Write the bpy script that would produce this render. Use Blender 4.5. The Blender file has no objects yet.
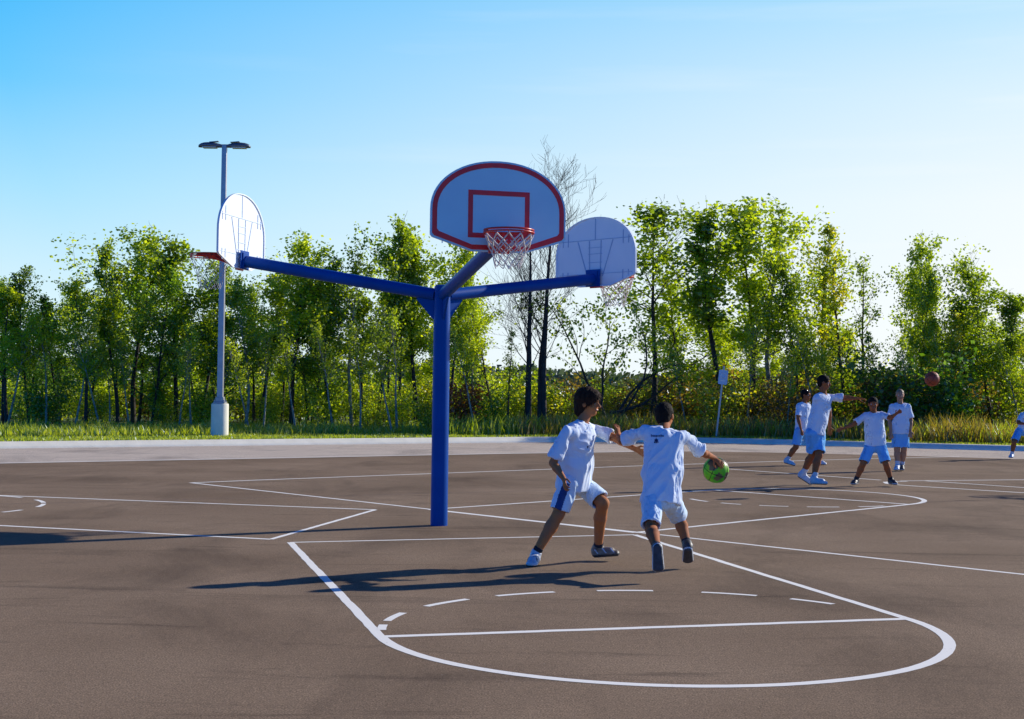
import bpy, math, random
import numpy as np
from mathutils import Vector, Matrix, noise
from mathutils.bvhtree import BVHTree
R = math.radians
pi = math.pi
random.seed(7)
rng = np.random.default_rng(7)
scene = bpy.context.scene
col = scene.collection

# ------------------------------------------------------------------ camera
F = 1430.0; PITCH = 0.0217; ROLL = 0.0133; EYE = 1.554
cam_d = bpy.data.cameras.new("camera"); cam = bpy.data.objects.new("camera", cam_d); col.objects.link(cam)
cam_d.sensor_width = 36.0; cam_d.lens = 36.0 * F / 1024.0
cam_d.clip_start = 0.05; cam_d.clip_end = 6000
zp = Vector((0, -math.sin(PITCH), math.cos(PITCH))); fw = Vector((0, math.cos(PITCH), math.sin(PITCH)))
rt = Vector((1, 0, 0)) * math.cos(ROLL) + zp * math.sin(ROLL)
up = -Vector((1, 0, 0)) * math.sin(ROLL) + zp * math.cos(ROLL)
M = Matrix((rt, up, -fw)).transposed().to_4x4(); M.translation = (0, 0, EYE)
cam.matrix_world = M
scene.camera = cam
scene.view_settings.view_transform = 'Standard'
scene.view_settings.look = 'None'
scene.view_settings.exposure = 0

def at(u, v, Y):
    """the point of the place seen at pixel (u, v) that lies at depth Y"""
    U = u - 512; V = 359.5 - v
    d = rt * (U / F) + up * (V / F) + fw
    return Vector((0, 0, EYE)) + d * (Y / d.y)

# ------------------------------------------------------------------ sun and sky
SUN_AZ = math.atan2(.85, .53)          # from +Y towards +X
SUN_EL = R(23.5)
sdir = Vector((math.sin(SUN_AZ) * math.cos(SUN_EL), math.cos(SUN_AZ) * math.cos(SUN_EL), math.sin(SUN_EL)))
sl = bpy.data.lights.new("sun", 'SUN'); so = bpy.data.objects.new("sun", sl); col.objects.link(so)
so.rotation_euler = (-sdir).to_track_quat('-Z', 'Y').to_euler()
sl.energy = 5.0; sl.angle = R(0.5); sl.color = (1.0, .94, .84)
w = bpy.data.worlds.new("World"); scene.world = w; w.use_nodes = True
nt = w.node_tree; nt.nodes.clear()
def N(nt, t, **k):
    n = nt.nodes.new(t)
    for a, b in k.items(): setattr(n, a, b)
    return n
out = N(nt, 'ShaderNodeOutputWorld'); bg = N(nt, 'ShaderNodeBackground')
sky = N(nt, 'ShaderNodeTexSky'); sky.sky_type = 'NISHITA'; sky.sun_disc = False
sky.sun_elevation = SUN_EL; sky.sun_rotation = SUN_AZ
sky.altitude = 300; sky.air_density = 1.0; sky.dust_density = .6; sky.ozone_density = 1.5
Lk = nt.links.new
def mth(op, a, b=None, c=None):
    n = N(nt, 'ShaderNodeMath', operation=op)
    for i_, x_ in enumerate((a, b, c)):
        if x_ is None: continue
        if isinstance(x_, (int, float)): n.inputs[i_].default_value = x_
        else: Lk(x_, n.inputs[i_])
    return n.outputs[0]
def wramp(src, stops):
    r = N(nt, 'ShaderNodeValToRGB'); r.color_ramp.interpolation = 'LINEAR'
    while len(r.color_ramp.elements) < len(stops): r.color_ramp.elements.new(.5)
    for e_, (p_, c_) in zip(r.color_ramp.elements, stops): e_.position = p_; e_.color = (*c_, 1)
    Lk(src, r.inputs[0]); return r.outputs[0]
tc = N(nt, 'ShaderNodeTexCoord'); nrm = N(nt, 'ShaderNodeVectorMath', operation='NORMALIZE'); Lk(tc.outputs['Generated'], nrm.inputs[0])
sx_ = N(nt, 'ShaderNodeSeparateXYZ'); Lk(nrm.outputs[0], sx_.inputs[0])
el_ = mth('MAXIMUM', sx_.outputs[2], 0.0)
dt = N(nt, 'ShaderNodeVectorMath', operation='DOT_PRODUCT'); Lk(nrm.outputs[0], dt.inputs[0]); dt.inputs[1].default_value = tuple(sdir)
prox = N(nt, 'ShaderNodeMapRange'); prox.inputs['From Min'].default_value = .27; prox.inputs['From Max'].default_value = .86; Lk(dt.outputs['Value'], prox.inputs['Value'])
cool = wramp(el_, [(0, (.80, .94, 1)), (.06, (.68, .90, 1)), (.13, (.40, .77, 1)), (.20, (.15, .60, 1)), (.27, (.03, .48, 1)), (.33, (.0, .30, .85)), (.42, (.0, .09, .36)), (.65, (.001, .035, .17)), (1, (.001, .018, .09))])
warm = wramp(el_, [(0, (1, 1, 1)), (.07, (1, 1, 1)), (.13, (.98, .995, 1)), (.20, (.80, .93, 1)), (.27, (.50, .80, 1)), (.34, (.22, .5, .9)), (.45, (.03, .16, .45)), (.65, (.004, .05, .2)), (1, (.001, .018, .09))])
mxa = N(nt, 'ShaderNodeMixRGB'); Lk(prox.outputs[0], mxa.inputs[0]); Lk(cool, mxa.inputs[1]); Lk(warm, mxa.inputs[2])
SKS = .12
sc1 = N(nt, 'ShaderNodeMixRGB', blend_type='MULTIPLY'); sc1.inputs[0].default_value = 1; sc1.inputs[2].default_value = (1.02 / SKS,) * 3 + (1,)
away = N(nt, 'ShaderNodeMapRange'); away.inputs['From Min'].default_value = .25; away.inputs['From Max'].default_value = .9; away.inputs['To Min'].default_value = 0; Lk(sx_.outputs[1], away.inputs['Value'])
aw = N(nt, 'ShaderNodeMixRGB', blend_type='MULTIPLY'); aw.inputs[0].default_value = 1; Lk(mxa.outputs[0], aw.inputs[1]); awc = N(nt, 'ShaderNodeMixRGB'); awc.inputs[1].default_value = (.01, .54, 1.22, 1); awc.inputs[2].default_value = (1, 1, 1, 1); Lk(away.outputs[0], awc.inputs[0]); Lk(awc.outputs[0], aw.inputs[2]); Lk(aw.outputs[0], sc1.inputs[1])
# sky gradient laid over the physical sky, tinted blue out of view to colour shade
mx = N(nt, 'ShaderNodeMixRGB'); mx.inputs[0].default_value = .96; Lk(sky.outputs[0], mx.inputs[1]); Lk(sc1.outputs[0], mx.inputs[2])
# one faint wisp of cloud high on the right
mp = N(nt, 'ShaderNodeMapping'); mp.inputs['Scale'].default_value = (2, 2, 26); Lk(nrm.outputs[0], mp.inputs[0])
cn = N(nt, 'ShaderNodeTexNoise'); cn.inputs['Scale'].default_value = 2.0; cn.inputs['Detail'].default_value = 6; Lk(mp.outputs[0], cn.inputs['Vector'])
cf = mth('MULTIPLY', mth('MULTIPLY', mth('SUBTRACT', cn.outputs[0], .54), .9), prox.outputs[0])
cl_ = N(nt, 'ShaderNodeMixRGB'); Lk(mth('MAXIMUM', cf, 0.0), cl_.inputs[0]); Lk(mx.outputs[0], cl_.inputs[1]); cl_.inputs[2].default_value = (8.6, 8.6, 8.6, 1)
Lk(cl_.outputs[0], bg.inputs[0]); bg.inputs[1].default_value = SKS
Lk(bg.outputs[0], out.inputs[0])

# ------------------------------------------------------------------ materials
def mat(name, color, rough=.7, metal=0, spec=.5, var=None, vscale=8, bump=0, bscale=60, stretch=None, detail=4):
    m = bpy.data.materials.new(name); m.use_nodes = True; nt = m.node_tree
    b = nt.nodes['Principled BSDF']
    b.inputs['Base Color'].default_value = (*color, 1); b.inputs['Roughness'].default_value = rough
    b.inputs['Metallic'].default_value = metal; b.inputs['Specular IOR Level'].default_value = spec
    tc = N(nt, 'ShaderNodeTexCoord'); mp = N(nt, 'ShaderNodeMapping')
    if stretch: mp.inputs['Scale'].default_value = stretch
    nt.links.new(tc.outputs['Object'], mp.inputs[0])
    if var:
        n = N(nt, 'ShaderNodeTexNoise'); n.inputs['Scale'].default_value = vscale; n.inputs['Detail'].default_value = detail
        r = N(nt, 'ShaderNodeValToRGB'); r.color_ramp.elements[0].position = .32; r.color_ramp.elements[1].position = .68
        r.color_ramp.elements[0].color = (*color, 1); r.color_ramp.elements[1].color = (*var, 1)
        nt.links.new(mp.outputs[0], n.inputs['Vector']); nt.links.new(n.outputs[0], r.inputs[0]); nt.links.new(r.outputs[0], b.inputs['Base Color'])
    if bump:
        n2 = N(nt, 'ShaderNodeTexNoise'); n2.inputs['Scale'].default_value = bscale; n2.inputs['Detail'].default_value = 5
        bp = N(nt, 'ShaderNodeBump'); bp.inputs['Strength'].default_value = bump; bp.inputs['Distance'].default_value = .01
        nt.links.new(mp.outputs[0], n2.inputs['Vector']); nt.links.new(n2.outputs[0], bp.inputs['Height']); nt.links.new(bp.outputs[0], b.inputs['Normal'])
    return m

def asphalt_mat(name, c0, c1, gain=1.0):
    m = bpy.data.materials.new(name); m.use_nodes = True; nt = m.node_tree; L = nt.links.new
    b = nt.nodes['Principled BSDF']; b.inputs['Roughness'].default_value = .95; b.inputs['Specular IOR Level'].default_value = .06
    tc = N(nt, 'ShaderNodeTexCoord')
    def noise_(scale, detail, st=(1, 1, 1), rough=.5, dist=0):
        mp = N(nt, 'ShaderNodeMapping'); mp.inputs['Scale'].default_value = st
        L(tc.outputs['Object'], mp.inputs[0])
        n = N(nt, 'ShaderNodeTexNoise'); n.inputs['Scale'].default_value = scale; n.inputs['Detail'].default_value = detail
        n.inputs['Roughness'].default_value = rough; n.inputs['Distortion'].default_value = dist
        L(mp.outputs[0], n.inputs['Vector']); return n.outputs[0]
    def ramp(src, p0, p1, a, b_):
        r = N(nt, 'ShaderNodeValToRGB'); r.color_ramp.elements[0].position = p0; r.color_ramp.elements[1].position = p1
        r.color_ramp.elements[0].color = (*a, 1); r.color_ramp.elements[1].color = (*b_, 1); L(src, r.inputs[0]); return r.outputs[0]
    def mul(a, b_, f=1):
        x = N(nt, 'ShaderNodeMixRGB', blend_type='MULTIPLY'); x.inputs[0].default_value = f; L(a, x.inputs[1]); L(b_, x.inputs[2]); return x.outputs[0]
    base = ramp(noise_(.35, 4), .3, .7, c0, c1)
    grit = ramp(noise_(95, 2, rough=.8), .33, .74, (.42, .42, .43), (1.62, 1.6, 1.56))
    grit2 = ramp(noise_(22, 3, rough=.7), .3, .75, (.82, .82, .83), (1.14, 1.13, 1.12))
    stain = ramp(noise_(.55, 6, (1.1, .5, 1), .65, .6), .50, .76, (1.05, 1.05, 1.05), (.60, .60, .62))
    scuff = ramp(noise_(.9, 7, (.35, 2.2, 1), .7, 1.2), .56, .70, (1, 1, 1), (.60, .60, .62))
    pale = ramp(noise_(1.6, 6, (1, .7, 1), .7), .55, .85, (1, 1, 1), (1.22, 1.21, 1.2))
    c = mul(mul(mul(mul(mul(base, grit), grit2), stain), scuff), pale)
    # sparse pale stone chips
    vo = N(nt, 'ShaderNodeTexVoronoi'); vo.inputs['Scale'].default_value = 14; L(tc.outputs['Object'], vo.inputs['Vector'])
    chip = N(nt, 'ShaderNodeMath', operation='LESS_THAN'); chip.inputs[1].default_value = .05; L(vo.outputs['Distance'], chip.inputs[0])
    sel = N(nt, 'ShaderNodeSeparateColor'); L(vo.outputs['Color'], sel.inputs[0])
    s2 = N(nt, 'ShaderNodeMath', operation='GREATER_THAN'); s2.inputs[1].default_value = .9; L(sel.outputs[0], s2.inputs[0])
    s3 = N(nt, 'ShaderNodeMath', operation='MULTIPLY'); L(chip.outputs[0], s3.inputs[0]); L(s2.outputs[0], s3.inputs[1])
    x = N(nt, 'ShaderNodeMixRGB'); x.inputs[2].default_value = (.42, .38, .33, 1); L(s3.outputs[0], x.inputs[0]); L(c, x.inputs[1])
    L(x.outputs[0], b.inputs['Base Color'])
    bp = N(nt, 'ShaderNodeBump'); bp.inputs['Strength'].default_value = .5; bp.inputs['Distance'].default_value = .006
    L(noise_(120, 3, rough=.75), bp.inputs['Height']); L(bp.outputs[0], b.inputs['Normal'])
    return m

def paint_mat(name, color, wear=.62):
    """white road paint, worn through in specks"""
    m = bpy.data.materials.new(name); m.use_nodes = True; nt = m.node_tree; L = nt.links.new
    b = nt.nodes['Principled BSDF']; b.inputs['Roughness'].default_value = .9; b.inputs['Specular IOR Level'].default_value = .1
    tc = N(nt, 'ShaderNodeTexCoord'); n = N(nt, 'ShaderNodeTexNoise'); n.inputs['Scale'].default_value = 26; n.inputs['Detail'].default_value = 6; n.inputs['Roughness'].default_value = .75
    L(tc.outputs['Object'], n.inputs['Vector'])
    r = N(nt, 'ShaderNodeValToRGB'); r.color_ramp.elements[0].position = wear; r.color_ramp.elements[1].position = wear + .09
    r.color_ramp.elements[0].color = (*color, 1); r.color_ramp.elements[1].color = (.26, .24, .23, 1)
    L(n.outputs[0], r.inputs[0]); L(r.outputs[0], b.inputs['Base Color'])
    return m

def leaf_mat(name, cols, trans=.5, sat_patch=None):
    m = bpy.data.materials.new(name); m.use_nodes = True; nt = m.node_tree; L = nt.links.new
    nt.nodes.clear(); o = N(nt, 'ShaderNodeOutputMaterial')
    g = N(nt, 'ShaderNodeNewGeometry'); oi = N(nt, 'ShaderNodeObjectInfo'); tc = N(nt, 'ShaderNodeTexCoord')
    n = N(nt, 'ShaderNodeTexNoise'); n.inputs['Scale'].default_value = .9; n.inputs['Detail'].default_value = 3; L(tc.outputs['Object'], n.inputs['Vector'])
    a = N(nt, 'ShaderNodeMath', operation='MULTIPLY_ADD'); a.inputs[1].default_value = .45; L(g.outputs['Random Per Island'], a.inputs[0])
    a2 = N(nt, 'ShaderNodeMath', operation='MULTIPLY'); a2.inputs[1].default_value = .75; L(n.outputs[0], a2.inputs[0]); L(a2.outputs[0], a.inputs[2])
    a3 = N(nt, 'ShaderNodeMath', operation='MULTIPLY_ADD'); a3.inputs[1].default_value = .3; L(oi.outputs['Random'], a3.inputs[0])
    a4 = N(nt, 'ShaderNodeMath', operation='SUBTRACT'); a4.inputs[1].default_value = .25; L(a.outputs[0], a4.inputs[0]); L(a4.outputs[0], a3.inputs[2])
    r = N(nt, 'ShaderNodeValToRGB')
    while len(r.color_ramp.elements) < len(cols): r.color_ramp.elements.new(.5)
    for i, c in enumerate(cols):
        r.color_ramp.elements[i].position = .08 + .84 * i / (len(cols) - 1); r.color_ramp.elements[i].color = (*c, 1)
    L(a3.outputs[0], r.inputs[0])
    d = N(nt, 'ShaderNodeBsdfDiffuse'); t = N(nt, 'ShaderNodeBsdfTranslucent'); gl = N(nt, 'ShaderNodeBsdfGlossy'); gl.inputs['Roughness'].default_value = .42
    gl.inputs['Color'].default_value = (.8, .9, 1, 1)
    tm = N(nt, 'ShaderNodeMixRGB', blend_type='MULTIPLY'); tm.inputs[0].default_value = 1; tm.inputs[2].default_value = (2.2, 2.15, .5, 1); L(r.outputs[0], tm.inputs[1])
    L(r.outputs[0], d.inputs[0]); L(tm.outputs[0], t.inputs[0])
    m1 = N(nt, 'ShaderNodeMixShader'); m1.inputs[0].default_value = trans; L(d.outputs[0], m1.inputs[1]); L(t.outputs[0], m1.inputs[2])
    m2 = N(nt, 'ShaderNodeMixShader'); m2.inputs[0].default_value = .05; L(m1.outputs[0], m2.inputs[1]); L(gl.outputs[0], m2.inputs[2])
    L(m2.outputs[0], o.inputs[0])
    return m

MT = {}
MT['asphalt'] = asphalt_mat('court_asphalt', (.235, .166, .108), (.345, .252, .168))
MT['road'] = asphalt_mat('road_asphalt', (.62, .53, .43), (.68, .59, .48))
MT['paint'] = paint_mat('line_paint', (.98, .96, .87), .62)
MT['paint_old'] = paint_mat('old_line_paint', (.88, .86, .78), .60)
MT['concrete'] = mat('concrete', (.97, .91, .72), .85, var=(.85, .80, .63), vscale=3, bump=.4, bscale=30)
MT['blue'] = mat('blue_paint', (.0, .075, .36), .42, spec=.15, var=(.0, .058, .29), vscale=2.2, detail=8, bump=.03, bscale=9)
MT['board'] = mat('board_white', (.90, .95, .98), .5, spec=.2, var=(.84, .91, .95), vscale=3)
MT['board_face_shaded'] = mat('board_face_shaded', (.48, .80, .90), .4, spec=.2, var=(.44, .74, .86), vscale=3)  # white board face with its blue shade mixed into the colour
MT['board_rib'] = mat('board_rib', (.74, .84, .92), .5)
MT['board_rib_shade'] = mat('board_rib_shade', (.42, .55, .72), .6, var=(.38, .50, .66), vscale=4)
MT['red'] = mat('red_paint', (.88, .012, .010), .35, var=(.64, .01, .016), vscale=6)
MT['rim'] = mat('rim_red', (.90, .045, .02), .3, var=(.5, .03, .02), vscale=30)
MT['net'] = mat('net_cord', (.82, .78, .72), .8, var=(.6, .52, .46), vscale=30)
MT['steel'] = mat('galvanised_steel', (.42, .43, .46), .42, metal=.6, var=(.34, .35, .38), vscale=6)
MT['lampgrey'] = mat('lamp_housing', (.14, .17, .2), .4, metal=.3)
MT['glass'] = mat('lamp_glass', (.55, .6, .62), .2)
MT['bark'] = mat('poplar_bark', (.05, .042, .035), .9, var=(.18, .16, .13), vscale=5, stretch=(1, 1, .5), bump=.4, bscale=30)
MT['bark_pale'] = mat('pale_bark', (.40, .38, .31), .85, var=(.16, .14, .10), vscale=5, stretch=(1, 1, 1.6), bump=.3, bscale=30)
MT['bark_dark'] = mat('dark_bark', (.035, .028, .024), .9, var=(.07, .055, .045), vscale=6, bump=.4, bscale=30)
MT['leaf'] = leaf_mat('poplar_leaf', [(.07, .11, .012), (.18, .26, .016), (.37, .44, .022), (.50, .54, .04)], .62)
MT['leaf_dark'] = leaf_mat('dark_leaf', [(.04, .09, .014), (.08, .17, .018), (.16, .27, .02), (.25, .35, .025)], .55)
MT['leaf_yel'] = leaf_mat('autumn_leaf', [(.10, .18, .016), (.24, .31, .02), (.42, .41, .03), (.45, .29, .03)], .6)
MT['leaf_red'] = leaf_mat('red_leaf', [(.08, .05, .018), (.20, .06, .025), (.28, .10, .03), (.18, .16, .03)], .45)
MT['leaf_brown'] = leaf_mat('brown_leaf', [(.07, .05, .025), (.17, .11, .035), (.24, .17, .045), (.17, .20, .03)], .5)
MT['leaf_hazed'] = leaf_mat('hazed_leaf', [(.045, .075, .055), (.07, .10, .06), (.10, .12, .055)], .3)  # bluish distance haze is mixed into these leaf colours
MT['grass'] = leaf_mat('verge_grass', [(.12, .18, .012), (.22, .29, .018), (.33, .38, .04), (.42, .40, .10)], .5)
MT['dry'] = leaf_mat('dry_grass', [(.09, .10, .016), (.19, .16, .025), (.29, .22, .05), (.22, .13, .04)], .45)
MT['lawn'] = mat('verge_ground', (.045, .085, .012), .95, var=(.10, .14, .02), vscale=1.3, bump=.8, bscale=12)
MT['skin1'] = mat('skin_tan', (.54, .19, .055), .75, spec=.25, var=(.44, .17, .075), vscale=14)
MT['skin2'] = mat('skin_brown', (.42, .13, .036), .75, spec=.25, var=(.33, .115, .05), vscale=14)
MT['skin3'] = mat('skin_fair', (.56, .27, .15), .5, spec=.25, var=(.5, .23, .12), vscale=14)
MT['lip'] = mat('lips', (.30, .09, .07), .45)
MT['eyewhite'] = mat('eye_white', (.7, .68, .66), .25)
MT['eyedark'] = mat('eye_dark', (.02, .012, .01), .2)
MT['hair'] = mat('brown_hair', (.020, .009, .005), .75, spec=.2, var=(.06, .026, .012), vscale=22, stretch=(2.5, 2.5, .5), bump=.7, bscale=60)
MT['hair_black'] = mat('black_hair', (.008, .006, .005), .8, spec=.15, var=(.02, .013, .010), vscale=30, bump=.6, bscale=90)
MT['hair_fair'] = mat('fair_hair', (.34, .22, .12), .5, var=(.22, .13, .07), vscale=30, bump=.4, bscale=90)
MT['shirt'] = mat('white_cotton', (.80, .88, .98), .9, spec=.03, var=(.76, .85, .97), vscale=5, bump=.12, bscale=60)
MT['shorts'] = mat('pale_shorts', (.74, .86, .98), .8, spec=.05, var=(.66, .82, .96), vscale=6, bump=.1, bscale=40)
MT['shorts_blue'] = mat('blue_shorts', (.22, .56, .95), .8, spec=.05, var=(.18, .50, .92), vscale=6, bump=.1, bscale=40)
MT['navy'] = mat('navy_trim', (.012, .03, .13), .6, var=(.02, .05, .2), vscale=12)
MT['print'] = mat('shirt_print', (.015, .03, .11), .7)
MT['shoe_white'] = mat('shoe_white', (.68, .72, .78), .45, var=(.45, .52, .62), vscale=18)
MT['shoe_black'] = mat('shoe_black', (.02, .022, .03), .5, var=(.05, .05, .06), vscale=20)
MT['shoe_brown'] = mat('shoe_brown', (.10, .075, .055), .55, var=(.3, .25, .2), vscale=16)
MT['sole'] = mat('shoe_sole', (.035, .037, .045), .6, var=(.07, .07, .08), vscale=20, bump=.5, bscale=60)
MT['sole_white'] = mat('shoe_sole_white', (.55, .58, .62), .6)
MT['sock_black'] = mat('sock_black', (.018, .02, .03), .9)
MT['sock_white'] = mat('sock_white', (.68, .7, .75), .9)
MT['ball_orange'] = mat('ball_orange', (.42, .07, .02), .55, bump=.3, bscale=200)
MT['ball_green'] = mat('ball_green', (.03, .46, .02), .5, spec=.25, var=(.28, .60, .03), vscale=9)
MT['ball_dark'] = mat('ball_dark', (.06, .075, .045), .4, var=(.15, .10, .05), vscale=9)
MT['ball_seam'] = mat('ball_seam', (.01, .01, .01), .6)
MT['sign_blue'] = mat('sign_blue', (.34, .50, .70), .4)
MT['sign_white'] = mat('sign_white', (.6, .66, .74), .4)
MT['seam'] = mat('tar_seam', (.14, .11, .095), .9, spec=.05, var=(.20, .16, .135), vscale=12)

# ------------------------------------------------------------------ helpers
def tag(o, label=None, cat=None, group=None, kind=None):
    if label: o['label'] = label
    if cat: o['category'] = cat
    if group: o['group'] = group
    if kind: o['kind'] = kind
    return o
def empty(name, loc):
    o = bpy.data.objects.new(name, None); o.location = loc; o.empty_display_size = .2; col.objects.link(o); return o
def origin_of(o):
    v = Vector((0, 0, 0))
    while o is not None: v += Vector(o.location); o = o.parent
    return v
def mesh_obj(name, V, Fc, mats, parent=None, fm=None, smooth=True, loc=None):
    """V, Fc in world coordinates; the object's origin is `loc` (or its parent's)"""
    V = np.asarray(V, dtype=np.float64).reshape(-1, 3)
    org = origin_of(parent); mine = Vector(loc) if loc is not None else org
    me = bpy.data.meshes.new(name)
    V = V - np.array(mine)
    if isinstance(Fc, np.ndarray):
        n = len(Fc); k = Fc.shape[1]
        me.vertices.add(len(V)); me.vertices.foreach_set('co', V.ravel())
        me.loops.add(n * k); me.loops.foreach_set('vertex_index', Fc.ravel().astype(np.int32))
        me.polygons.add(n); me.polygons.foreach_set('loop_start', np.arange(0, n * k, k, dtype=np.int32))
        me.update(calc_edges=True)
    else:
        me.from_pydata([tuple(v) for v in V], [], [tuple(f) for f in Fc])
    if not isinstance(mats, (list, tuple)): mats = [mats]
    for m in mats: me.materials.append(m)
    if fm is not None: me.polygons.foreach_set('material_index', np.asarray(fm, dtype=np.int32))
    if smooth: me.polygons.foreach_set('use_smooth', np.ones(len(me.polygons), dtype=bool))
    me.validate(); me.update()
    o = bpy.data.objects.new(name, me); o.location = mine - org; col.objects.link(o)
    if parent is not None: o.parent = parent
    return o

class MB:
    def __init__(s): s.V = []; s.F = []; s.m = []
    def add(s, V, F, mi=0):
        b = len(s.V); s.V += [tuple(v) for v in V]; s.F += [tuple(i + b for i in f) for f in F]; s.m += [mi] * len(F)
    def tube(s, pts, rad, n=12, cap=True, mi=0, closed=False):
        pts = [Vector(p) for p in pts]; K = len(pts)
        if not isinstance(rad, (list, tuple)): rad = [rad] * K
        V = []; prev = None
        for i, p in enumerate(pts):
            if closed: t = (pts[(i + 1) % K] - pts[i - 1])
            else: t = (pts[min(i + 1, K - 1)] - pts[max(i - 1, 0)])
            t = t.normalized() if t.length > 1e-9 else Vector((0, 0, 1))
            if prev is None:
                a = Vector((0, 0, 1)) if abs(t.z) < .9 else Vector((1, 0, 0)); u = t.cross(a).normalized()
            else:
                u = (prev - t * prev.dot(t)).normalized()
            prev = u; v = t.cross(u)
            for k in range(n):
                a = 2 * pi * k / n; V.append(p + (u * math.cos(a) + v * math.sin(a)) * rad[i])
        Fc = []
        for i in range(K if closed else K - 1):
            j = (i + 1) % K
            for k in range(n): Fc.append((i * n + k, i * n + (k + 1) % n, j * n + (k + 1) % n, j * n + k))
        if cap and not closed: Fc.append(tuple(range(n))[::-1]); Fc.append(tuple((K - 1) * n + k for k in range(n)))
        s.add(V, Fc, mi)
    def box(s, c, X, Y, Z, mi=0, bev=0):
        """box centred at c with half-extent vectors X, Y, Z"""
        c = Vector(c); X = Vector(X); Y = Vector(Y); Z = Vector(Z)
        V = [c + X * a + Y * b + Z * d for d in (-1, 1) for b in (-1, 1) for a in (-1, 1)]
        s.add(V, [(0, 2, 3, 1), (4, 5, 7, 6), (0, 1, 5, 4), (2, 6, 7, 3), (0, 4, 6, 2), (1, 3, 7, 5)], mi)
    def prism(s, poly, d, mi=0):
        """poly: list of points in order; extruded by vector d"""
        n = len(poly); d = Vector(d); V = [Vector(p) for p in poly] + [Vector(p) + d for p in poly]
        s.add(V, [tuple(range(n))[::-1], tuple(range(n, 2 * n))] + [(i, (i + 1) % n, n + (i + 1) % n, n + i) for i in range(n)], mi)
    def build(s, name, mats, parent=None, smooth=False, loc=None, bevel=0, auto=None):
        o = mesh_obj(name, s.V, s.F, mats, parent, s.m, smooth, loc)
        if bevel:
            b = o.modifiers.new('bevel', 'BEVEL'); b.width = bevel; b.segments = 2; b.limit_method = 'ANGLE'
        if auto:
            o.data.polygons.foreach_set('use_smooth', np.ones(len(o.data.polygons), dtype=bool))
            o.data.set_sharp_from_angle(angle=R(auto))
        return o

def copy_tree(src, loc, rotz=0, scale=None, par=None):
    c = src.copy(); col.objects.link(c)
    if par is None:
        c.location = loc; c.rotation_euler = (0, 0, rotz)
        if scale is not None: c.scale = scale
    else: c.parent = par
    for ch in list(src.children): copy_tree(ch, None, par=c)
    return c

# ------------------------------------------------------------------ ground, road, kerb
KERB = [(-90, -21), (-30, 21.6), (-20, 28.8), (-12.4, 34.25), (-6.6, 38.3), (-3.4, 40.5), (-1.2, 42.0), (1.2, 43.45), (3.4, 44.45), (5.6, 44.75), (7.6, 44.35), (9.6, 43.45), (12, 42.4), (15, 41.1), (30, 34.6), (110, 0)]
def off(poly, d):
    """offset an open polyline to its left by d"""
    o = []
    for i, p in enumerate(poly):
        a = Vector(poly[max(i - 1, 0)]); b = Vector(poly[min(i + 1, len(poly) - 1)]); t = (b - a).normalized()
        o.append((p[0] - t.y * d, p[1] + t.x * d))
    return o
def smooth_line(poly, n=6):
    o = []
    P = [Vector((*p, 0)) for p in poly]
    for i in range(len(P) - 1):
        p0 = P[max(i - 1, 0)]; p1 = P[i]; p2 = P[i + 1]; p3 = P[min(i + 2, len(P) - 1)]
        if i < 3 or i > len(P) - 4: k = 1
        else: k = n
        for j in range(k):
            t = j / k
            if k == 1: q = p1
            else: q = .5 * ((2 * p1) + (p2 - p0) * t + (2 * p0 - 5 * p1 + 4 * p2 - p3) * t * t + (-p0 + 3 * p1 - 3 * p2 + p3) * t ** 3)
            o.append((q.x, q.y))
    o.append(poly[-1]); return o
kl = smooth_line(KERB)
def strip(a, b, za, zb):
    V = [(*p, za) for p in a] + [(*p, zb) for p in b]; n = len(a)
    return V, [(i, i + 1, n + i + 1, n + i) for i in range(n - 1)]
# lot surface (under kerb edge), fan of quads down to a line behind the camera
low = [(p[0] * 1.0, -60 if abs(p[0]) < 200 else -60) for p in kl]
V, Fc = strip(low, off(kl, .05), 0, 0)
tag(mesh_obj('parking_lot', V, Fc, MT['asphalt'], smooth=False), kind='structure')
# the paler traffic lane between the court's outer line and the kerb
lane_in = [(-90, -27.3), (-30, 14.6), (-20, 21.3), (-10.4, 27.85), (-5.6, 31.3), (-1.9, 34.1), (.03, 35.5), (3.2, 37.5), (5.4, 38.1), (7.4, 37.9), (9.8, 37.2), (13, 35.9), (28, 29.4), (108, -5)]
li = smooth_line(lane_in)
def resamp(poly, n):
    P = [Vector(p) for p in poly]; L = [0]
    for i in range(len(P) - 1): L.append(L[-1] + (P[i + 1] - P[i]).length)
    o = []; j = 0
    for k in range(n):
        s = L[-1] * k / (n - 1)
        while j < len(L) - 2 and L[j + 1] < s: j += 1
        t = (s - L[j]) / max(1e-9, L[j + 1] - L[j]); q = P[j].lerp(P[j + 1], min(1, t)); o.append((q.x, q.y))
    return o
a = resamp(li, 150); b = resamp(off(kl, .02), 150)
V, Fc = strip(a, b, .0008, .0008)
tag(mesh_obj('road', V, Fc, MT['road'], smooth=False), kind='structure')
# kerb: rounded concrete profile swept along the line
prof = [(-.02, 0), (0, .035), (.02, .055), (.15, .135), (.18, .148), (.24, .154), (.36, .155), (.365, .10), (.365, -.05)]
V = []; Fc = []; n = len(kl); k = len(prof)
offs = [off(kl, q[0]) for q in prof]
for i in range(n):
    for j in range(k): V.append((*offs[j][i], prof[j][1]))
for i in range(n - 1):
    for j in range(k - 1): Fc.append((i * k + j, (i + 1) * k + j, (i + 1) * k + j + 1, i * k + j + 1))
tag(mesh_obj('kerb', V, Fc, MT['concrete'], smooth=False), kind='structure')
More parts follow.
